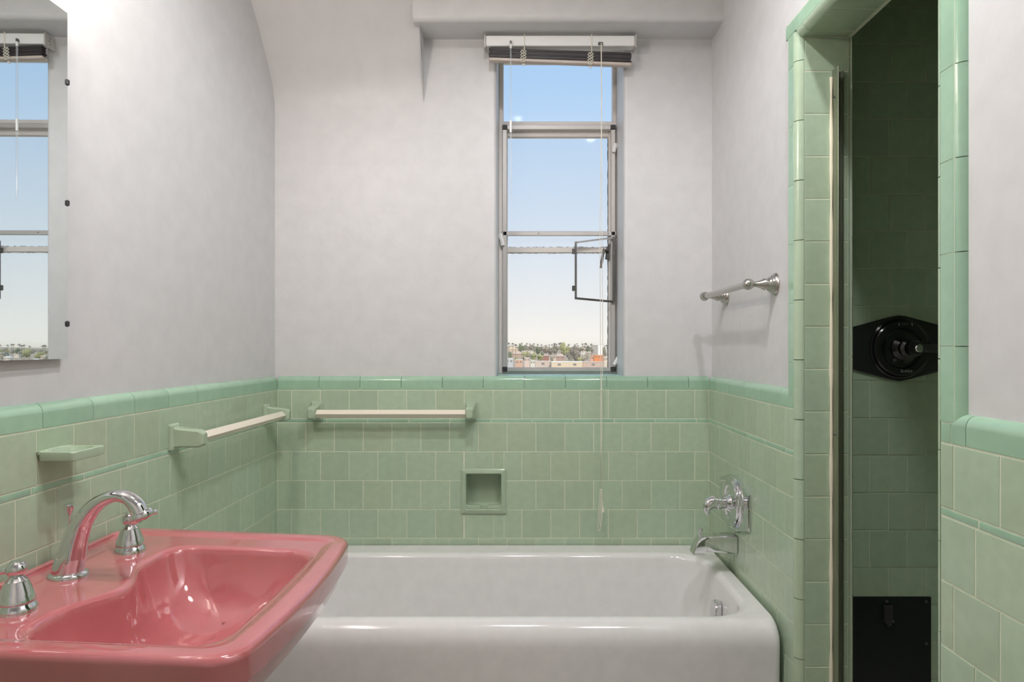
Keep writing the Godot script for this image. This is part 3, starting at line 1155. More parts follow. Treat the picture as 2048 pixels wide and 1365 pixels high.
# ---------------------------------------------------------------- faucet on the basin
func build_faucet() -> void:
	var f := thing("basin_faucet", "chrome widespread faucet with arched spout on the pink basin", "faucet", Vector3(-0.8688, 0.7600, 1.311))
	var mb := MB.new()
	var pts := [Vector2(-0.8695, 0.7620), Vector2(-0.8688, 0.7740), Vector2(-0.864, 0.7953), Vector2(-0.8564, 0.8266), Vector2(-0.8425, 0.8617), Vector2(-0.8232, 0.8889), Vector2(-0.8016, 0.9054), Vector2(-0.7766, 0.9130), Vector2(-0.7548, 0.9085), Vector2(-0.7385, 0.8925), Vector2(-0.7318, 0.8760)]
	var curve := Curve3D.new()
	for i in pts.size():
		var p: Vector2 = pts[i]
		var tan_ := (pts[mini(i + 1, pts.size() - 1)] - pts[maxi(i - 1, 0)]) as Vector2
		tan_ *= 0.16
		curve.add_point(Vector3(p.x, p.y, 1.311) - f.position, Vector3(-tan_.x, -tan_.y, 0), Vector3(tan_.x, tan_.y, 0))
	var ra_k := [0.0285, 0.0275, 0.0262, 0.0225, 0.0180, 0.0152, 0.0125, 0.0112, 0.0122, 0.0145, 0.0155]
	var rb_k := [0.0275, 0.0265, 0.0250, 0.0215, 0.0190, 0.0178, 0.0170, 0.0165, 0.0165, 0.0165, 0.0165]
	var path := []
	var ra := []
	var rb := []
	for i in 61:
		var u := i / 60.0 * (pts.size() - 1)
		path.append(curve.samplef(u))
		var k := mini(int(u), pts.size() - 2)
		ra.append(lerpf(ra_k[k], ra_k[k + 1], smoothstep(0.0, 1.0, u - k) * 0.5 + (u - k) * 0.5))
		rb.append(lerpf(rb_k[k], rb_k[k + 1], u - k))
	mb.tube(path, ra, rb, 28, Vector3.BACK)
	var sp := part(f, "spout", mb, M.chrome, 50.0)
	mb = MB.new()
	mb.lathe([[0.034, -0.002], [0.0345, 0.003], [0.033, 0.007], [0.029, 0.0095], [0.026, 0.010]], Vector3(-0.0007, 0.0, 0), Vector3.UP, 40)
	part(sp, "base_ring", mb, M.chrome, 40.0)
	var dir := (path[60] - path[56]).normalized() as Vector3
	mb = MB.new()
	mb.lathe([[0.016, -0.004], [0.021, -0.003], [0.0225, 0.0], [0.0225, 0.006], [0.020, 0.010], [0.014, 0.011], [0.013, 0.008], [0.0, 0.008]], path[60], (dir + Vector3(0.25, 0.05, 0.0)).normalized(), 32)
	part(sp, "tip_collar", mb, M.chrome, 35.0)
	# two handles
	var prof := [[0.0305, -0.003], [0.0305, 0.004], [0.0285, 0.0085], [0.0262, 0.0115], [0.0255, 0.0135], [0.0275, 0.0155], [0.0272, 0.020], [0.0245, 0.0275], [0.0242, 0.029], [0.0235, 0.030], [0.0205, 0.040], [0.0172, 0.0475], [0.0168, 0.050], [0.0150, 0.0515], [0.0120, 0.0545], [0.0098, 0.057], [0.0120, 0.0595], [0.0150, 0.0640], [0.0158, 0.0690], [0.0148, 0.0740], [0.0115, 0.0785], [0.0092, 0.0800], [0.0085, 0.0825], [0.0, 0.0832]]
	for q in [[-0.8450, 0.7595, 1.1505, Vector3(0.35, 0.03, -1.0)], [-0.8427, 0.7595, 1.478, Vector3(-1.0, -0.12, 0.25)]]:
		var hc := Vector3(q[0], q[1], q[2]) - f.position
		mb = MB.new()
		mb.lathe(prof, hc, Vector3.UP, 40)
		var h := part(f, "handle", mb, M.chrome, 32.0)
		var d: Vector3 = (q[3] as Vector3).normalized()
		var s := hc + Vector3(0, 0.069, 0)
		mb = MB.new()
		mb.tube([s + d * 0.008, s + d * 0.018, s + d * 0.028, s + d * 0.045, s + d * 0.062, s + d * 0.068], [0.0075, 0.0062, 0.0070, 0.0085, 0.0095, 0.004], [0.0075, 0.0058, 0.0060, 0.0062, 0.0062, 0.003], 16, Vector3.UP)
		part(h, "lever", mb, M.chrome, 50.0)
	# lift rod of the pop-up waste
	var rd := Vector3(-0.9100, 0.7595, 1.247) - f.position
	mb = MB.new()
	mb.lathe([[0.0026, 0.0], [0.0026, 0.100], [0.0035, 0.102], [0.0065, 0.110], [0.0092, 0.116], [0.0096, 0.121], [0.0088, 0.123], [0.0, 0.1235]], rd, Vector3.UP, 20)
	part(f, "lift_rod", mb, M.chrome, 35.0)


# ---------------------------------------------------------------- mirror
func build_mirror() -> void:
	var o := thing("wall_mirror", "frameless mirror with small dark clips on the wall over the basin", "mirror", Vector3(-0.9565, 1.53, 1.52))
	o.rotation.y = deg_to_rad(0.60)      # its near side stands off the wall a little
	var y0 := 1.1708 - 1.53
	var y1 := 1.895 - 1.53
	var z0 := 1.178 - 1.52
	var z1 := 1.90 - 1.52
	var poly := PackedVector2Array([Vector2(z0, y0), Vector2(z1, y0), Vector2(z1, y1), Vector2(z0, y1)])
	var mb := MB.new()
	mb.extrude(poly, Vector3.ZERO, Vector3(0, 0, 1), Vector3.UP, Vector3.RIGHT, -0.0045, -0.0006)
	part(o, "glass_edge", mb, M.mirror_edge, 20.0)
	mb = MB.new()
	mb.extrude(poly, Vector3.ZERO, Vector3(0, 0, 1), Vector3.UP, Vector3.RIGHT, -0.0006, 0.0)
	part(o, "silvered_face", mb, M.mirror, 10.0)
	mb = MB.new()
	mb.box(Vector3(-0.0085, y0 + 0.01, z0 + 0.012), Vector3(-0.0045, y1 - 0.01, z1 - 0.01))
	part(o, "backing", mb, M.mirror_edge)
	for yy in [162.0, 405.0, 648.0]:
		var p := at(135.0, yy, EYE.z - 1.186).y - 1.53
		mb = MB.new()
		mb.box(Vector3(-0.006, p - 0.0065, z0 - 0.004), Vector3(0.0035, p + 0.0065, z0 + 0.005), 0.002)
		part(o, "clip", mb, M.black_rubber)


# ---------------------------------------------------------------- towel bars, soap holders
# ceramic post: square foot on the wall, arm that narrows a little towards a chamfered head
func post(o: Node3D, wall_pt: Vector3, n: Vector3, along: Vector3, reach: float) -> void:
	var mb := MB.new()
	var rings := []
	for q in [[0.0, 0.0225, 0.037], [0.006, 0.0225, 0.037], [0.010, 0.020, 0.034], [0.012, 0.017, 0.028], [0.030, 0.0165, 0.0255], [reach - 0.014, 0.0160, 0.0235], [reach - 0.004, 0.0130, 0.0185], [reach, 0.0100, 0.0150]]:
		var w: float = q[1]
		var h: float = q[2]
		var e := 0.0045
		var drop: float = -0.004 * clampf(float(q[0]) / reach, 0.0, 1.0)
		var r := PackedVector3Array()
		for s in [[w - e, -h], [w, -h + e], [w, h - e], [w - e, h], [-w + e, h], [-w, h - e], [-w, -h + e], [-w + e, -h]]:
			r.append(wall_pt + n * float(q[0]) + along * float(s[0]) + Vector3.UP * (float(s[1]) + drop))
		rings.append(r)
	mb.loft(rings)
	part(o, "post", mb, M.ceramic, 25.0)

func square_rod(o: Node3D, a: Vector3, b: Vector3, r: float) -> void:
	var mb := MB.new()
	mb.tube([a, b], [r], [r], 4, Vector3.UP)
	part(o, "rod", mb, M.rod, 20.0)

func build_wall_fittings() -> void:
	var yb := 0.952
	# over the tub
	var t1 := thing("towel_bar", "cream square rod between green ceramic posts on the window wall", "towel bar", Vector3(-0.504, yb, 0.0))
	post(t1, Vector3(-0.798 + 0.504, 0, 0.0004), Vector3.BACK, Vector3.RIGHT, 0.082)
	post(t1, Vector3(-0.210 + 0.504, 0, 0.0004), Vector3.BACK, Vector3.RIGHT, 0.082)
	square_rod(t1, Vector3(-0.786 + 0.504, -0.006, 0.056), Vector3(-0.222 + 0.504, -0.006, 0.056), 0.0150)
	# beside the basin
	var zc := (0.760 + 0.131) / 2
	var t2 := thing("towel_bar", "cream square rod between green ceramic posts above the pink basin's wall", "towel bar", Vector3(-0.9492 - 0.0098 * zc, yb, zc))
	t2.rotation.y = -atan(0.0098)
	post(t2, Vector3(0.0004, 0, 0.760 - zc), Vector3.RIGHT, Vector3.BACK, 0.090)
	post(t2, Vector3(0.0004, 0, 0.118 - zc), Vector3.RIGHT, Vector3.BACK, 0.090)
	square_rod(t2, Vector3(0.066, -0.004, 0.748 - zc), Vector3(0.066, -0.004, 0.130 - zc), 0.0150)

	# soap dish
	var zd := 1.216
	var sd := thing("soap_dish", "green ceramic soap dish with scooped top on the wall tiles", "soap dish", Vector3(-0.9492 - 0.0098 * zd, 0.979, zd))
	sd.rotation.y = -atan(0.0098)
	var rings := []
	var hl := 0.050
	# slab with a shallow oval scoop: outline, rim, hollow
	var outer := func(inset: float, y: float) -> PackedVector3Array: return rr(0.0005 + inset * 0.3, 0.0745 - inset, -hl + inset, hl - inset, 0.008, y, 4, 5)
	rings.append(outer.call(0.006, -0.0105))
	rings.append(outer.call(0.001, -0.0085))
	rings.append(outer.call(0.0, -0.006))
	rings.append(outer.call(0.0, 0.0075))
	rings.append(outer.call(0.0015, 0.0095))
	rings.append(outer.call(0.004, 0.0100))
	rings.append(rr(0.010, 0.066, -0.040, 0.040, 0.026, 0.0095, 4, 5))
	rings.append(rr(0.0115, 0.0645, -0.0385, 0.0385, 0.025, 0.006, 4, 5))
	rings.append(rr(0.014, 0.062, -0.035, 0.035, 0.022, -0.003, 4, 5))
	rings.append(rr(0.022, 0.054, -0.026, 0.026, 0.014, -0.0075, 4, 5))
	var mb := MB.new()
	mb.loft(rings)
	part(sd, "dish", mb, M.ceramic, 40.0)
	# low back of the dish against the tiles
	mb = MB.new()
	var bp := PackedVector2Array([Vector2(-hl, 0.004), Vector2(-hl, 0.0105), Vector2(-0.02, 0.0125), Vector2(0.02, 0.0125), Vector2(hl, 0.0105), Vector2(hl, 0.004)])
	mb.extrude(bp, Vector3.ZERO, Vector3(0, 0, 1), Vector3.UP, Vector3.RIGHT, 0.0005, 0.007, 0.002)
	part(sd, "back", mb, M.ceramic)

	# soap niche in the window wall
	var cx := (at(967.5, 983, EYE.z)).x
	var cy := (at(967.5, 983, EYE.z)).y
	var ni := thing("soap_niche", "green ceramic recessed soap niche in the tiles over the tub", "soap niche", Vector3(cx, cy, 0.0))
	mb = MB.new()
	var hw := 0.0865
	rings = []
	for q in [[hw - 0.0015, 0.0006], [hw, 0.004], [hw - 0.004, 0.0075], [hw - 0.014, 0.0110], [hw - 0.0165, 0.0110], [hw - 0.0195, 0.008], [hw - 0.0200, 0.003], [hw - 0.0205, -0.05], [hw - 0.030, -0.062]]:
		var h: float = q[0]
		var z: float = q[1]
		var r := rr(-h, h, -h, h, 0.006 if z > -0.01 else 0.010, 0.0, 3, 4)
		for i in r.size():
			r[i] = Vector3(r[i].x, -r[i].z, z)
		rings.append(r)
	mb.loft(rings, false, true)
	part(ni, "frame", mb, M.ceramic, 30.0)
	# lip with a drain notch
	for s in [-1.0, 1.0]:
		mb = MB.new()
		var lip := PackedVector2Array([Vector2(s * 0.068, -0.068), Vector2(s * 0.012, -0.068), Vector2(s * 0.013, -0.058), Vector2(s * 0.020, -0.0545), Vector2(s * 0.045, -0.0535), Vector2(s * 0.060, -0.0525), Vector2(s * 0.068, -0.048)])
		mb.extrude(lip, Vector3.ZERO, Vector3.RIGHT, Vector3.UP, Vector3.BACK, -0.020, 0.007, 0.002)
		part(ni, "lip", mb, M.ceramic)

	# brushed towel bar on the plaster at the right
	var xn := 0.699 + RECESS + FLARE * 0.4
	var tb := thing("metal_towel_bar", "brushed metal towel bar on the white wall by the shower", "towel bar", Vector3(xn, 1.377, 0.40))
	tb.rotation.y = atan(FLARE)
	for zz in [0.636 - 0.40, 0.168 - 0.40]:
		mb = MB.new()
		mb.lathe([[0.0330, 0.0], [0.0330, 0.003], [0.0300, 0.006], [0.0285, 0.010], [0.0255, 0.011], [0.0245, 0.016], [0.0210, 0.018], [0.0200, 0.022], [0.0150, 0.026], [0.0145, 0.030], [0.0175, 0.032], [0.0165, 0.035], [0.0115, 0.044], [0.0080, 0.056], [0.0075, 0.066]], Vector3(0, 0, zz), Vector3.LEFT, 36)
		var ps := part(tb, "post", mb, M.nickel, 30.0)
		mb = MB.new()
		mb.ball(Vector3(-0.079, 0, zz), Vector3.ONE * 0.0165, 24, 16)
		part(ps, "ball", mb, M.nickel, 60.0)
		mb = MB.new()
		var sgn := -1.0 if zz > 0 else 1.0
		mb.lathe([[0.0135, 0.0], [0.0135, 0.016], [0.0120, 0.018], [0.0, 0.018]], Vector3(-0.079, 0, zz + sgn * 0.004), Vector3(0, 0, sgn), 24)
		part(ps, "ferrule", mb, M.nickel, 30.0)
	mb = MB.new()
	mb.rod(Vector3(-0.079, 0, 0.630 - 0.40), Vector3(-0.079, 0, 0.174 - 0.40), 0.0098, 20)
	part(tb, "rod", mb, M.nickel, 40.0)


func build_bath_fittings() -> void:
	# mixing valve above the tub
	var zc := 0.318
	var v := thing("tub_valve", "chrome hexagonal valve plate with round dial above the tub spout", "valve", Vector3(0.699 + FLARE * zc, 0.6735, zc))
	v.rotation.y = atan(FLARE)
	valve_plate(v, Vector3.BACK, Vector3.UP, Vector3.LEFT, M.chrome, true)
	var mb := MB.new()
	mb.lathe([[0.030, 0.020], [0.026, 0.028], [0.020, 0.033], [0.0205, 0.050], [0.0240, 0.052], [0.0240, 0.060], [0.021, 0.062], [0.0205, 0.068]], Vector3.ZERO, Vector3.LEFT, 32)
	part(v, "hub", mb, M.chrome, 32.0)
	mb = MB.new()
	mb.tube([Vector3(-0.062, 0.002, 0), Vector3(-0.074, 0.003, 0), Vector3(-0.086, -0.002, 0.0), Vector3(-0.094, -0.013, 0.002), Vector3(-0.097, -0.026, 0.005), Vector3(-0.096, -0.040, 0.010)], [0.0215, 0.0225, 0.0220, 0.0180, 0.0120, 0.0020], [0.0215, 0.0225, 0.0225, 0.0200, 0.0140, 0.0030], 24, Vector3.BACK)
	part(v, "lever", mb, M.chrome, 55.0)

	# spout
	var zs := 0.325
	var s := thing("tub_spout", "chrome tub spout with pull knob over the bathtub rim", "spout", Vector3(0.699 + FLARE * zs, 0.540, zs))
	s.rotation.y = atan(FLARE)
	# body: side view pushed through its width, in steps that round the edges
	mb = MB.new()
	var side := PackedVector2Array([Vector2(-0.0005, 0.0300), Vector2(-0.060, 0.0310), Vector2(-0.105, 0.0285), Vector2(-0.124, 0.0220), Vector2(-0.136, 0.0080), Vector2(-0.144, -0.0100), Vector2(-0.150, -0.0300), Vector2(-0.149, -0.0345), Vector2(-0.1145, -0.0345), Vector2(-0.1095, -0.0230), Vector2(-0.0005, -0.0310)])
	var mid := Vector2(-0.075, 0.0)
	var rings := []
	for q in [[-0.027, 0.0085], [-0.0262, 0.0045], [-0.0240, 0.0018], [-0.0200, 0.0], [0.0200, 0.0], [0.0240, 0.0018], [0.0262, 0.0045], [0.027, 0.0085]]:
		var r := PackedVector3Array()
		for p in side:
			var d := (p as Vector2) - mid
			r.append(Vector3(minf(p.x + float(q[1]) * signf(-d.x) * 0.6, -0.0005), p.y - float(q[1]) * signf(d.y) * (1.0 if absf(d.y) > 0.015 else 0.3), float(q[0])))
		rings.append(r)
	mb.loft(rings)
	part(s, "body", mb, M.chrome, 50.0)
	mb = MB.new()
	mb.lathe([[0.0045, 0.0], [0.0045, 0.014], [0.0085, 0.017], [0.0095, 0.022], [0.0075, 0.027], [0.0, 0.0285]], Vector3(-0.120, 0.022, 0), Vector3.UP, 20)
	part(s, "pull_knob", mb, M.chrome, 35.0)


# ---------------------------------------------------------------- blind
func build_blind() -> void:
	var b := thing("venetian_blind", "raised dark slatted blind with white headrail, hanging askew over window", "blind", Vector3(0.1285, 2.343, 0.03))
	var off := -b.position
	var mb := MB.new()
	mb.box(Vector3(-0.151, 2.3255, 0.010) + off, Vector3(0.408, 2.3640, 0.050) + off, 0.002)
	part(b, "headrail", mb, M.white_plastic)
	for xx in [-0.157, 0.408]:
		mb = MB.new()
		mb.box(Vector3(xx, 2.318, 0.0) + off, Vector3(xx + 0.006, 2.368, 0.054) + off, 0.001)
		part(b, "bracket", mb, M.alu)
		for k in 3:
			mb = MB.new()
			mb.lathe([[0.0022, 0.0], [0.0, 0.0012]], Vector3(xx if xx < 0 else xx + 0.006, 2.332 + 0.011 * k, 0.026 + 0.006 * (k % 2)) + off, Vector3.LEFT if xx < 0 else Vector3.RIGHT, 8)
			part(b, "rivet", mb, M.black_rubber)
	# the drawn-up slats hang lower on the right
	var tilt := -0.0365
	var sr := RandomNumberGenerator.new()
	sr.seed = 77
	var n := 22
	for i in n:
		mb = MB.new()
		var y := 2.3215 - 0.0345 * i / (n - 1.0)
		var j := sr.randf_range(-0.0025, 0.0025)
		mb.box(Vector3(-0.266 + j, -0.0005, -0.0125), Vector3(0.266 + j, 0.0005, 0.0125))
		var o := part(b, "slat", mb, M.slat)
		o.position = Vector3(0.1285, y - 0.0095, 0.031 + sr.randf_range(-0.002, 0.002)) + off
		o.rotation = Vector3(0.0, 0.0, tilt + sr.randf_range(-0.002, 0.002))
	mb = MB.new()
	mb.box(Vector3(-0.268, -0.0055, -0.013), Vector3(0.268, 0.0055, 0.013), 0.002)
	var br := part(b, "bottom_rail", mb, M.bottom_rail)
	br.position = Vector3(0.1285, 2.2700, 0.031) + off
	br.rotation.z = tilt
	# ladder cords bunched over the stack
	for q in [[-0.010, 0.0], [0.242, -0.010]]:
		for k in 3:
			mb = MB.new()
			var path := []
			for i in 15:
				path.append(Vector3(float(q[0]) + 0.007 * (k - 1) + 0.0045 * sin(i * 1.9 + k * 2.0), 2.312 + float(q[1]) - 0.0033 * i, 0.0485 + 0.0015 * cos(i * 2.3 + k)) + off)
			mb.tube(path, [0.0017], [0.0017], 6)
			part(b, "ladder_cord", mb, M.cord, 60.0)
		mb = MB.new()
		mb.rod(Vector3(float(q[0]) + 0.004, 2.368, 0.051) + off, Vector3(float(q[0]) + 0.004, 2.31 + float(q[1]), 0.051) + off, 0.0018, 8)
		part(b, "ladder_cord", mb, M.cord, 60.0)
		mb = MB.new()
		mb.ball(Vector3(float(q[0]) + 0.001, 2.261 + float(q[1]), 0.034) + off, Vector3(0.005, 0.005, 0.005), 10, 6)
		part(b, "cord_button", mb, M.white_plastic)
	# wand
	mb = MB.new()
	mb.box(Vector3(-0.0605, 2.328, 0.050) + off, Vector3(-0.0535, 2.340, 0.062) + off, 0.001)
	part(b, "wand_hook", mb, M.dark_metal)
	mb = MB.new()
	mb.tube([Vector3(-0.057, 2.330, 0.058) + off, Vector3(-0.0565, 2.04, 0.058) + off, Vector3(-0.0555, 1.748, 0.058) + off], [0.0036], [0.0036], 6)
	var wd := part(b, "wand", mb, M.wand, 20.0)
	for q in [[2.312, 2.328], [1.998, 2.043]]:
		mb = MB.new()
		mb.rod(Vector3(-0.0568, q[0], 0.058) + off, Vector3(-0.0568, q[1], 0.058) + off, 0.0046, 10)
		part(wd, "sleeve", mb, M.white_plastic)
	# lift cord: two strands, a knot, one strand, a loop and a tassel
	mb = MB.new()
	mb.box(Vector3(0.270, 2.327, 0.050) + off, Vector3(0.288, 2.338, 0.055) + off, 0.001)
	part(b, "cord_lock", mb, M.dark_metal)
	var zc := 0.062
	for s in [-1.0, 1.0]:
		mb = MB.new()
		var path := []
		for i in 41:
			var t := i / 40.0
			var y := lerpf(2.33, 1.040, t)
			var split := 0.0008 + 0.0034 * smoothstep(0.25, 0.6, t) * (1.0 - smoothstep(0.93, 1.0, t))
			path.append(Vector3(0.2805 + 0.0012 * sin(t * 9.0) + s * split, y, zc) + off)
		mb.tube(path, [0.0012], [0.0012], 6)
		part(b, "lift_cord", mb, M.cord, 60.0)
	mb = MB.new()
	mb.ball(Vector3(0.2815, 1.038, zc) + off, Vector3(0.0042, 0.0035, 0.0035), 10, 6)
	part(b, "knot", mb, M.cord)
	for s in [-1.0, 1.0]:
		mb = MB.new()
		var path := []
		for i in 31:
			var t := i / 30.0
			path.append(Vector3(0.2800 + s * 0.0022 * sin(PI * minf(1.0, t * 1.6)) + 0.001 * sin(t * 5.0), lerpf(1.036, 0.663, t), zc) + off)
		mb.tube(path, [0.0012], [0.0012], 6)
		part(b, "lift_cord", mb, M.cord, 60.0)
	mb = MB.new()
	mb.ball(Vector3(0.2795, 0.662, zc) + off, Vector3(0.0045, 0.0042, 0.004), 10, 6)
	part(b, "knot", mb, M.cord)
	for q in [[0.0, 0.150, 0.014], [0.004, 0.132, 0.009]]:
		mb = MB.new()
		var path := []
		for i in 33:
			var a := TAU * i / 32.0
			var yy := 0.660 - float(q[1]) * (0.5 - 0.5 * cos(a))
			var w := float(q[2]) * sin(a) * (0.35 + 0.65 * (0.5 - 0.5 * cos(a)))
			path.append(Vector3(0.2785 - 0.005 * (0.5 - 0.5 * cos(a)) + w * 0.6 + float(q[0]), yy, zc + float(q[0]) * 0.5) + off)
		mb.tube(path, [0.0012], [0.0012], 6)
		part(b, "cord_loop", mb, M.cord, 60.0)
	mb = MB.new()
	mb.tube([Vector3(0.280, 0.66, zc) + off, Vector3(0.2875, 0.60, zc) + off], [0.0011], [0.0011], 6)
	part(b, "lift_cord", mb, M.cord, 60.0)
	mb = MB.new()
	mb.lathe([[0.0015, 0.0], [0.003, -0.004], [0.0055, -0.018], [0.005, -0.022], [0.0, -0.0222]], Vector3(0.2875, 0.602, zc) + off, Vector3.UP, 12)
	part(b, "tassel", mb, M.cord, 40.0)


# ---------------------------------------------------------------- vanity lamp and added ceiling fill lamps (above the picture)
func build_lamps() -> void:
	fill_lamp("added round white fill lamp under the ceiling by the shower", Vector3(0.46, CEIL, 1.75), 1.95)
	fill_lamp("added round white fill lamp under the ceiling in front of the bathtub", Vector3(-0.05, CEIL, 1.3), 2.15)
	var mb := MB.new()
	var v := thing("vanity_lamp", "chrome bar lamp with round bulbs above the mirror", "lamp", Vector3(-0.962, 2.16, 1.52))
	mb = MB.new()
	mb.box(Vector3(0.0, -0.05, -0.30), Vector3(0.03, 0.05, 0.30), 0.004)
	part(v, "bar", mb, M.chrome)
	for k in 4:
		var z := -0.225 + 0.15 * k
		mb = MB.new()
		mb.ball(Vector3(0.085, 0, z), Vector3.ONE * 0.045, 20, 12)
		part(v, "bulb_light", mb, M.bulb, 60.0)
		mb = MB.new()
		mb.lathe([[0.022, 0.03], [0.022, 0.045]], Vector3(0, 0, z), Vector3.RIGHT, 20)
		part(v, "socket", mb, M.chrome)
		var o := OmniLight3D.new()
		o.name = "bulb_light_%d" % k
		o.light_color = c255(255, 243, 234)
		o.light_energy = 0.25
		o.light_size = 0.04
		o.omni_range = 12.0
		o.omni_attenuation = 2.0
		o.shadow_enabled = true
		v.add_child(o)
		o.position = Vector3(0.085, 0, z)


func fill_lamp(label: String, where: Vector3, power: float) -> void:  # unseen lamp, added to raise and even out the room light
	var c := thing("fill_lamp", label, "lamp", where)
	var mb := MB.new()
	# added open shade that keeps lamp light off the beam
	var added_drum := []
	for q in [[0.165, 0.0], [0.165, -0.112], [0.160, -0.112], [0.160, 0.0]]:
		var ring := PackedVector3Array()
		for k in 40:
			ring.append(Vector3(cos(TAU * k / 40) * float(q[0]), q[1], sin(TAU * k / 40) * float(q[0])))
		added_drum.append(ring)
	mb.loft(added_drum, false, false, true)
	part(c, "added_drum", mb, M.white_plastic, 30.0)
	mb = MB.new()
	mb.ball(Vector3(0, -0.048, 0), Vector3(0.105, 0.042, 0.105), 32, 16)
	part(c, "fill_dome_light", mb, M.dome, 60.0)
	var l := OmniLight3D.new()
	l.name = "fill_light"
	l.light_color = c255(250, 249, 252)
	l.light_energy = power
	l.light_size = 0.04
	l.omni_range = 12.0
	l.omni_attenuation = 2.0
	l.shadow_enabled = true
	c.add_child(l)
	l.position = Vector3(0, -0.048, 0)


# ---------------------------------------------------------------- the town beyond the window
const GROUND := -24.0

var occupied := []

func clear_spot(p: Vector3, radius: float) -> bool:
	for q in occupied:
		if Vector2(p.x - q[0], p.z - q[1]).length() < radius + float(q[2]):
			return false
	return true

func nearest(houses: Array, px: float) -> String:
	var best := 0
	for k in houses.size():
		if absf((houses[k][0] + houses[k][1]) / 2.0 - px) < absf((houses[best][0] + houses[best][1]) / 2.0 - px):
			best = k
	return houses[best][9]

func far(ybase: float) -> float:
	return (EYE.y - GROUND) * FOCAL / (ybase - 695.0)

func blob(seed_: int, n := 14, m := 10) -> ArrayMesh:
	# leafy crown: a few lumps pushed together
	var r := RandomNumberGenerator.new()
	r.seed = seed_
	var mb := MB.new()
	for k in 7:
		var c := Vector3(r.randf_range(-0.26, 0.26), r.randf_range(0.28, 0.78), r.randf_range(-0.26, 0.26))
		var s := r.randf_range(0.18, 0.27)
		var from := mb.v.size()
		mb.ball(c, Vector3(s, s * 0.95, s), n, m)
		for i in range(from, mb.v.size()):
			var d := mb.v[i] - c
			mb.v[i] = c + d * r.randf_range(0.78, 1.2)
	return mb.commit(20.0)

func palm_crown(seed_: int) -> ArrayMesh:
	var r := RandomNumberGenerator.new()
	r.seed = seed_
	var mb := MB.new()
	for k in 16:
		var a := TAU * k / 16.0 + r.randf_range(-0.15, 0.15)
		var d := Vector3(cos(a), 0, sin(a))
		var up := r.randf_range(-0.5, 0.9)
		var path := []
		for i in 5:
			var t := i / 4.0
			path.append(d * (t * 1.0) * (1.0 - 0.25 * absf(up)) + Vector3.UP * (up * t - 0.75 * t * t))
		mb.tube(path, [0.04, 0.15, 0.17, 0.12, 0.02], [0.02], 4, Vector3.UP)
	return mb.commit(20.0)

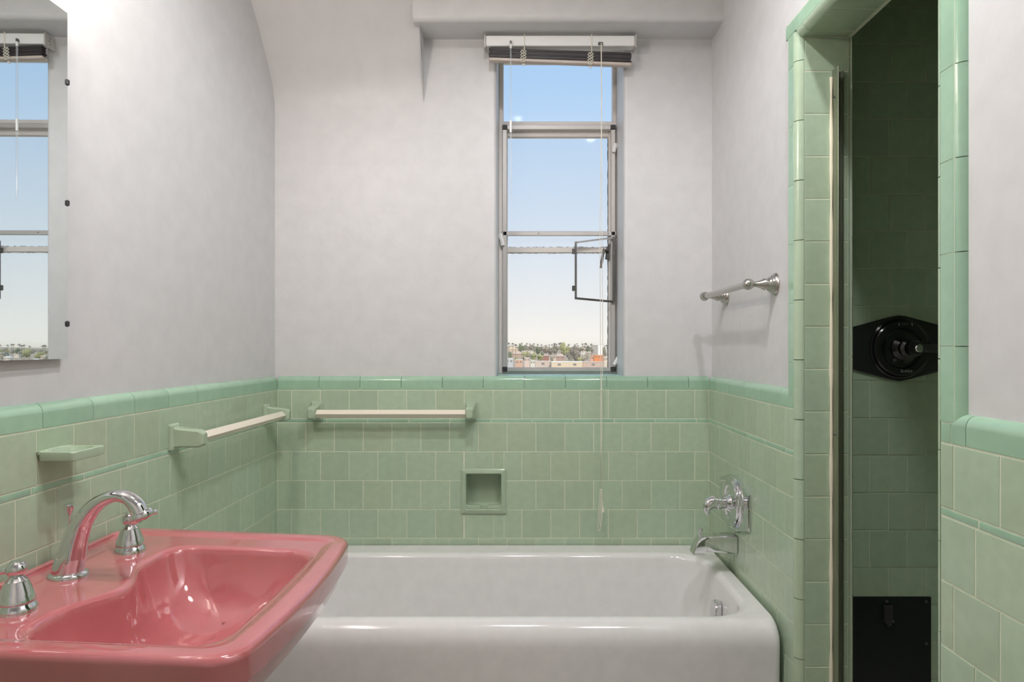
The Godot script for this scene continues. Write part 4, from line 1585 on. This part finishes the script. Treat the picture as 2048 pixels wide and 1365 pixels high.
func build_outside() -> void:
	var r := RandomNumberGenerator.new()
	r.seed = 515
	var g := shell("ground", "dusty tan ground of the town far below the window", "ground")
	var mb := MB.new()
	mb.box(Vector3(-3000, GROUND - 2.0, -5600), Vector3(5000, GROUND, -60))
	var earth := mat(c255(176, 158, 138), 0.9, 0.0, 0.05)
	part(g, "earth", mb, earth)
	var hl := shell("hills", "pale low hills on the horizon", "hills")
	mb = MB.new()
	var ra := PackedVector3Array()
	var rb := PackedVector3Array()
	var rc := PackedVector3Array()
	for i in 41:
		var x := lerpf(-2500, 4800, i / 40.0)
		ra.append(Vector3(x, GROUND - 1.0, -4600))
		rb.append(Vector3(x, 4.0 + 9.0 * sin(i * 0.55) * sin(i * 0.21 + 1.0), -5000))
		rc.append(Vector3(x, GROUND - 1.0, -5500))
	var from := mb.v.size()
	for a in [ra, rb, rc]:
		for p in a:
			mb.v.append(p)
	for i in 40:
		mb.quad(from + i, from + i + 1, from + 42 + i, from + 41 + i)
		mb.quad(from + 41 + i, from + 42 + i, from + 83 + i, from + 82 + i)
	part(hl, "slope", mb, earth, 80.0)

	# houses: left, right, top and foot in the picture, colours of wall and roof, roof shape, label
	var houses := [
		[1012, 1026, 718, 741, c255(196, 198, 196), c255(236, 234, 228), "flat", "grey blue house with white flat roof in the near town", 2, "grey blue house"],
		[1031, 1045, 720, 738, c255(216, 176, 152), c255(238, 222, 206), "flat", "salmon coloured house with pale flat roof in the town", 2, "salmon house"],
		[1049, 1059, 716, 735, c255(222, 200, 184), c255(232, 216, 204), "flat", "narrow pale pink house beside the salmon house", 2, "narrow pink house"],
		[1061, 1070, 721, 737, c255(226, 220, 204), c255(230, 224, 210), "flat", "small cream house with windows in the near town", 2, "small cream house"],
		[1071, 1101, 723, 744, c255(214, 194, 180), c255(224, 210, 198), "flat", "long pinkish flat-roofed building at the foot of the view", 1, "pinkish flat building"],
		[1103, 1165, 724.5, 745, c255(226, 208, 178), c255(246, 240, 226), "flat", "long yellow-beige flat-roofed building with white parapet", 2, "yellow-beige flat building"],
		[1165.5, 1207.5, 724.5, 744.6, c255(206, 182, 166), c255(214, 196, 184), "flat", "pale pink flat-roofed building below the orange building", 1, "pale pink flat building"],
		[1086, 1098, 712, 724, c255(168, 118, 104), c255(190, 160, 148), "hip", "brown house with dull red walls and hipped roof", 3, "dull red house"],
		[1098, 1112, 713, 723, c255(214, 196, 176), c255(196, 180, 160), "gable", "cream gabled house between the brown houses", 2, "cream gabled house"],
		[1111, 1130, 713, 722, c255(184, 156, 142), c255(198, 174, 158), "hip", "big brown hipped house under the yellow-green tree", 2, "big brown house"],
		[1044, 1067, 702, 708, c255(216, 204, 190), c255(240, 232, 220), "flat", "long white house among the trees", 5, "long white house"],
		[1022, 1045, 708, 715, c255(190, 166, 146), c255(196, 172, 154), "hip", "tan house with wide hipped roof among the trees", 4, "wide tan house"],
		[1014, 1036, 699, 704, c255(206, 184, 160), c255(204, 182, 158), "hip", "far tan house below the palm trees", 3, "far tan house"],
		[1162, 1172, 703, 710, c255(226, 216, 204), c255(206, 196, 182), "flat", "small white house with dark window on the slope", 1, "white house with dark window"],
		[1173, 1184, 706, 712, c255(190, 176, 160), c255(196, 180, 164), "hip", "small tan house left of the orange building", 2, "small tan house"],
		[1181, 1189, 714, 725, c255(236, 178, 150), c255(238, 176, 140), "gable", "small peach gabled house joined to the orange building", 1, "peach gabled house"],
		[1188, 1208, 711, 726, c255(232, 146, 92), c255(238, 158, 104), "flat", "bright orange building below the white tower", 3, "orange building"],
		[1184, 1198, 691, 706, c255(178, 172, 164), c255(140, 132, 126), "flat", "grey office block with dark roof behind the white tower", 4, "grey office block"],
		[1196, 1205, 691, 713, c255(246, 242, 236), c255(246, 242, 236), "flat", "tall plain white tower behind the orange building", 0, "white tower"],
		[1206, 1214, 690.5, 706, c255(232, 230, 226), c255(232, 230, 226), "flat", "white apartment block beside the white tower", 3, "white apartment block"],
		[1208.3, 1219, 714, 743, c255(226, 210, 190), c255(230, 216, 198), "flat", "cream building at the right edge of the near town", 3, "cream corner building"],
	]
	# plain houses of the outskirts and of the part that the mirror shows
	var plain := [c255(226, 212, 196), c255(206, 188, 170), c255(214, 196, 184), c255(232, 226, 216)]
	for k in 36:
		var side := k % 3
		var slope := lerpf([-0.27, 0.13, 0.64][side], [-0.035, 0.37, 0.80][side], ((k / 3) + 0.5) / 12.0)
		var foot := r.randf_range(712, 742)
		var wpx := r.randf_range(10, 15) if side == 2 else r.randf_range(14, 21)
		var tall := r.randf_range(6.5, 10.0) * FOCAL / far(foot)
		var px := 1052.0 + slope * FOCAL
		var c0: Color = plain[r.randi() % 4]
		var place: String = ["west outskirts of the town", "east outskirts of the town", "mirrored part of the town"][side]
		houses.append([px - wpx / 2, px + wpx / 2, foot - tall, foot, c0, plain[r.randi() % 4], ["flat", "hip", "gable"][r.randi() % 3], "plain pale house in the " + place, 2, "pale houses of the " + place, side])
	var pane := mat(c255(140, 132, 126), 0.35)
	for h in houses:
		var d := far(h[3])
		var a := at(h[0], h[2], d)
		var b := at(h[1], h[2], d)
		var w := b.x - a.x
		var hh := a.y - GROUND
		var deep := clampf(w * 0.6, 6.0, 26.0)
		for t in 5:
			occupied.append([lerpf(a.x, b.x, t / 4.0), a.z - deep / 2, deep * 0.55])
		var o := thing("house", h[7], "building", Vector3((a.x + b.x) / 2, GROUND, a.z), "" if not (h[9] as String).begins_with("pale houses") else h[9])
		var wall_m := mat(h[4], 0.8, 0.0, 0.1)
		var roof_m := mat(h[5], 0.75, 0.0, 0.1)
		mb = MB.new()
		mb.box(Vector3(-w / 2, 0, -deep), Vector3(w / 2, hh - 0.4, 0.0))
		part(o, "wall", mb, wall_m)
		mb = MB.new()
		if h[6] == "flat":
			mb.box(Vector3(-w / 2 - 0.2, hh - 0.4, -deep - 0.2), Vector3(w / 2 + 0.2, hh + 0.4, 0.25))
		else:
			var rise := w * 0.24
			var inx := w * 0.28 if h[6] == "hip" else 0.0
			var base := PackedVector3Array([Vector3(-w / 2 - 0.5, hh - 0.4, 0.6), Vector3(w / 2 + 0.5, hh - 0.4, 0.6), Vector3(w / 2 + 0.5, hh - 0.4, -deep - 0.5), Vector3(-w / 2 - 0.5, hh - 0.4, -deep - 0.5)])
			var ridge: PackedVector3Array
			if h[6] == "hip":
				ridge = PackedVector3Array([Vector3(-w / 2 + inx, hh + rise, -deep / 2 + 0.1), Vector3(w / 2 - inx, hh + rise, -deep / 2 + 0.1), Vector3(w / 2 - inx, hh + rise, -deep / 2 - 0.1), Vector3(-w / 2 + inx, hh + rise, -deep / 2 - 0.1)])
			else:
				ridge = PackedVector3Array([Vector3(-0.1, hh + rise, 0.6), Vector3(0.1, hh + rise, 0.6), Vector3(0.1, hh + rise, -deep - 0.5), Vector3(-0.1, hh + rise, -deep - 0.5)])
			mb.loft([base, ridge])
		part(o, "roof", mb, roof_m, 20.0)
		var nw: int = h[8]
		for k in nw:
			mb = MB.new()
			var x := lerpf(-w / 2, w / 2, (k + 0.5) / nw)
			var ww := minf(w / nw * 0.25, 1.6)
			mb.box(Vector3(x - ww, hh - 3.6, -0.1), Vector3(x + ww, hh - 1.6, 0.08))
			part(o, "window", mb, pane)

	# leafy trees: middle, top, foot, width in the picture, tone
	var blobs := [blob(1), blob(2), blob(3)]
	var tones := [mat(c255(168, 166, 116), 0.9, 0.0, 0.05), mat(c255(124, 130, 100), 0.9, 0.0, 0.05), mat(c255(152, 146, 128), 0.9, 0.0, 0.05), mat(c255(142, 132, 118), 0.9, 0.0, 0.05), mat(c255(176, 166, 146), 0.9, 0.0, 0.05)]
	var tone_words := ["yellow-green leafy tree", "dark green leafy tree", "grey-green leafy tree", "dusky brown leafy tree", "pale olive leafy tree"]
	var bark := mat(c255(120, 104, 90), 0.9, 0.0, 0.05)
	var trees := [[1051, 703, 717, 15, 0], [1066, 706, 722, 16, 0], [1080, 709, 724, 18, 0], [1058, 707, 718, 9, 2], [1077, 693, 709, 13, 1], [1084, 703, 714, 9, 1], [1041, 687, 706, 8, 1], [1047, 691, 706, 7, 1], [1064, 688, 703, 13, 3], [1052, 688, 704, 11, 2], [1092, 692, 707, 21, 4], [1100, 697, 710, 14, 3], [1112, 690, 708, 15, 2], [1023, 690, 702, 19, 4], [1034, 694, 704, 10, 2], [1127, 685, 712, 17, 0], [1136, 692, 712, 11, 0], [1149, 691, 723, 20, 3], [1140, 702, 722, 15, 3], [1155, 701, 723, 14, 3], [1142, 714, 726, 9, 2], [1164, 693, 708, 19, 4], [1178, 694, 708, 9, 1], [1184, 698, 708, 8, 3], [1209, 693, 714, 9, 2], [1166, 709, 724, 11, 4], [1159, 714, 726, 10, 0], [1018, 703, 718, 5, 1], [1022, 704, 718, 5, 1], [1049, 711, 721, 10, 2], [1034, 714, 724, 9, 0], [1103, 714, 725, 8, 2], [1173, 708, 720, 10, 4]]
	for k in 26:
		trees.append([1006 + k * 8.4 + r.randf_range(-3, 3), r.randf_range(691.5, 694.5), r.randf_range(702, 704), r.randf_range(10, 17), [2, 4, 4, 3][r.randi() % 4]])
	var spots := []
	for q in trees:
		spots.append([q[0], q[1], far(q[2]), float(q[3]), q[4], false])
	# the part of the town that only the mirror shows
	for k in 70:
		var d := r.randf_range(1100, 3300)
		spots.append([1052.0 + FOCAL * r.randf_range(0.64, 0.80), 695.0 + (EYE.y - (GROUND + r.randf_range(12, 24))) * FOCAL / d, d, r.randf_range(14, 26) * FOCAL / d, [2, 4, 0, 1, 4][r.randi() % 5], true])
	for k in 84:
		var d := r.randf_range(1000, 3300)
		spots.append([1052.0 + FOCAL * (r.randf_range(-0.26, -0.03) if k % 2 == 0 else r.randf_range(0.13, 0.36)), 695.0 + (EYE.y - (GROUND + r.randf_range(12, 22))) * FOCAL / d, d, r.randf_range(14, 26) * FOCAL / d, [2, 4, 0, 1, 3][r.randi() % 5], false])
	for q in spots:
		var k: int = q[4]
		var d: float = q[2]
		var p := at(q[0], q[1], d)
		for t in 200:
			p = at(q[0], q[1], d)
			if clear_spot(p, float(q[3]) * d / FOCAL * 0.56):
				break
			d *= 1.012
		var hgt := p.y - GROUND
		var wid: float = float(q[3]) * d / FOCAL
		occupied.append([p.x, p.z, wid * 0.56])
		var word: String = tone_words[k] + (" in the mirrored part of the town" if q[5] else " by the " + nearest(houses, q[0]))
		var o := thing("leafy_tree", word, "tree", Vector3(p.x, GROUND, p.z), word)
		var bs := Basis(Vector3.UP, r.randf() * TAU).scaled(Vector3(wid, hgt * 1.05, wid))
		inst(o, "crown", blobs[r.randi() % 3], tones[k], Transform3D(bs, Vector3(0, -hgt * 0.02, 0)))
		mb = MB.new()
		mb.rod(Vector3.ZERO, Vector3(0, hgt * 0.5, 0), maxf(0.25, wid * 0.025), 6)
		part(o, "trunk", mb, bark)

	# palms on the skyline
	var crowns := [palm_crown(1), palm_crown(2), palm_crown(3)]
	var frond := mat(c255(104, 100, 84), 0.9, 0.0, 0.05)
	var palms := [[1017.5, 685, 4.2], [1025.5, 685.5, 4.5], [1031.5, 688, 5], [1043.3, 685, 3.4], [1054, 685.5, 3.4], [1060, 686.5, 3.2], [1068, 686, 3.2], [1075.5, 687.5, 3.6], [1083, 688.5, 3.4], [1092, 689.5, 3.4], [1098.5, 688.5, 3], [1104, 688, 3.4], [1108.8, 686, 5], [1113, 687, 3.6], [1119, 685.5, 4.5], [1122, 684.5, 3.6], [1137.5, 688, 4.4], [1149.5, 687.5, 3], [1156.3, 690, 3], [1154, 686, 2.6], [1165, 686.5, 3.4], [1171.3, 686, 5.5], [1182.7, 687, 4.6], [1176, 690.5, 3.6], [1213, 689.5, 3.6]]
	for k in 34:
		palms.append([1052.0 + FOCAL * r.randf_range(0.64, 0.80), r.randf_range(686, 691.5), r.randf_range(3.0, 5.0)])
	# outskirts on both sides, which a step to the side brings into the window
	for k in 30:
		palms.append([1052.0 + FOCAL * (r.randf_range(-0.26, -0.03) if k % 2 == 0 else r.randf_range(0.13, 0.36)), r.randf_range(686, 691.5), r.randf_range(3.0, 5.0)])
	for q in palms:
		var d := r.randf_range(1350, 1750)
		var p := at(q[0], float(q[1]) + 1.5, d)
		for t in 200:
			p = at(q[0], float(q[1]) + 1.5, d)
			if clear_spot(p, 1.0):
				break
			d *= 1.006
		var rad := float(q[2]) * d / FOCAL * 0.80
		occupied.append([p.x, p.z, rad])
		var word := "palm tree in the mirrored part of the town" if q[0] > 1300 else "tall thin palm over the " + nearest(houses, q[0])
		var o := thing("palm_tree", word, "palm", Vector3(p.x, GROUND, p.z), word)
		inst(o, "crown", crowns[r.randi() % 3], frond, Transform3D(Basis(Vector3.UP, r.randf() * TAU).scaled(Vector3.ONE * rad), Vector3(0, p.y - GROUND, 0)))
		mb = MB.new()
		mb.rod(Vector3.ZERO, Vector3(0, p.y - GROUND, 0), 0.38, 6)
		part(o, "trunk", mb, bark)
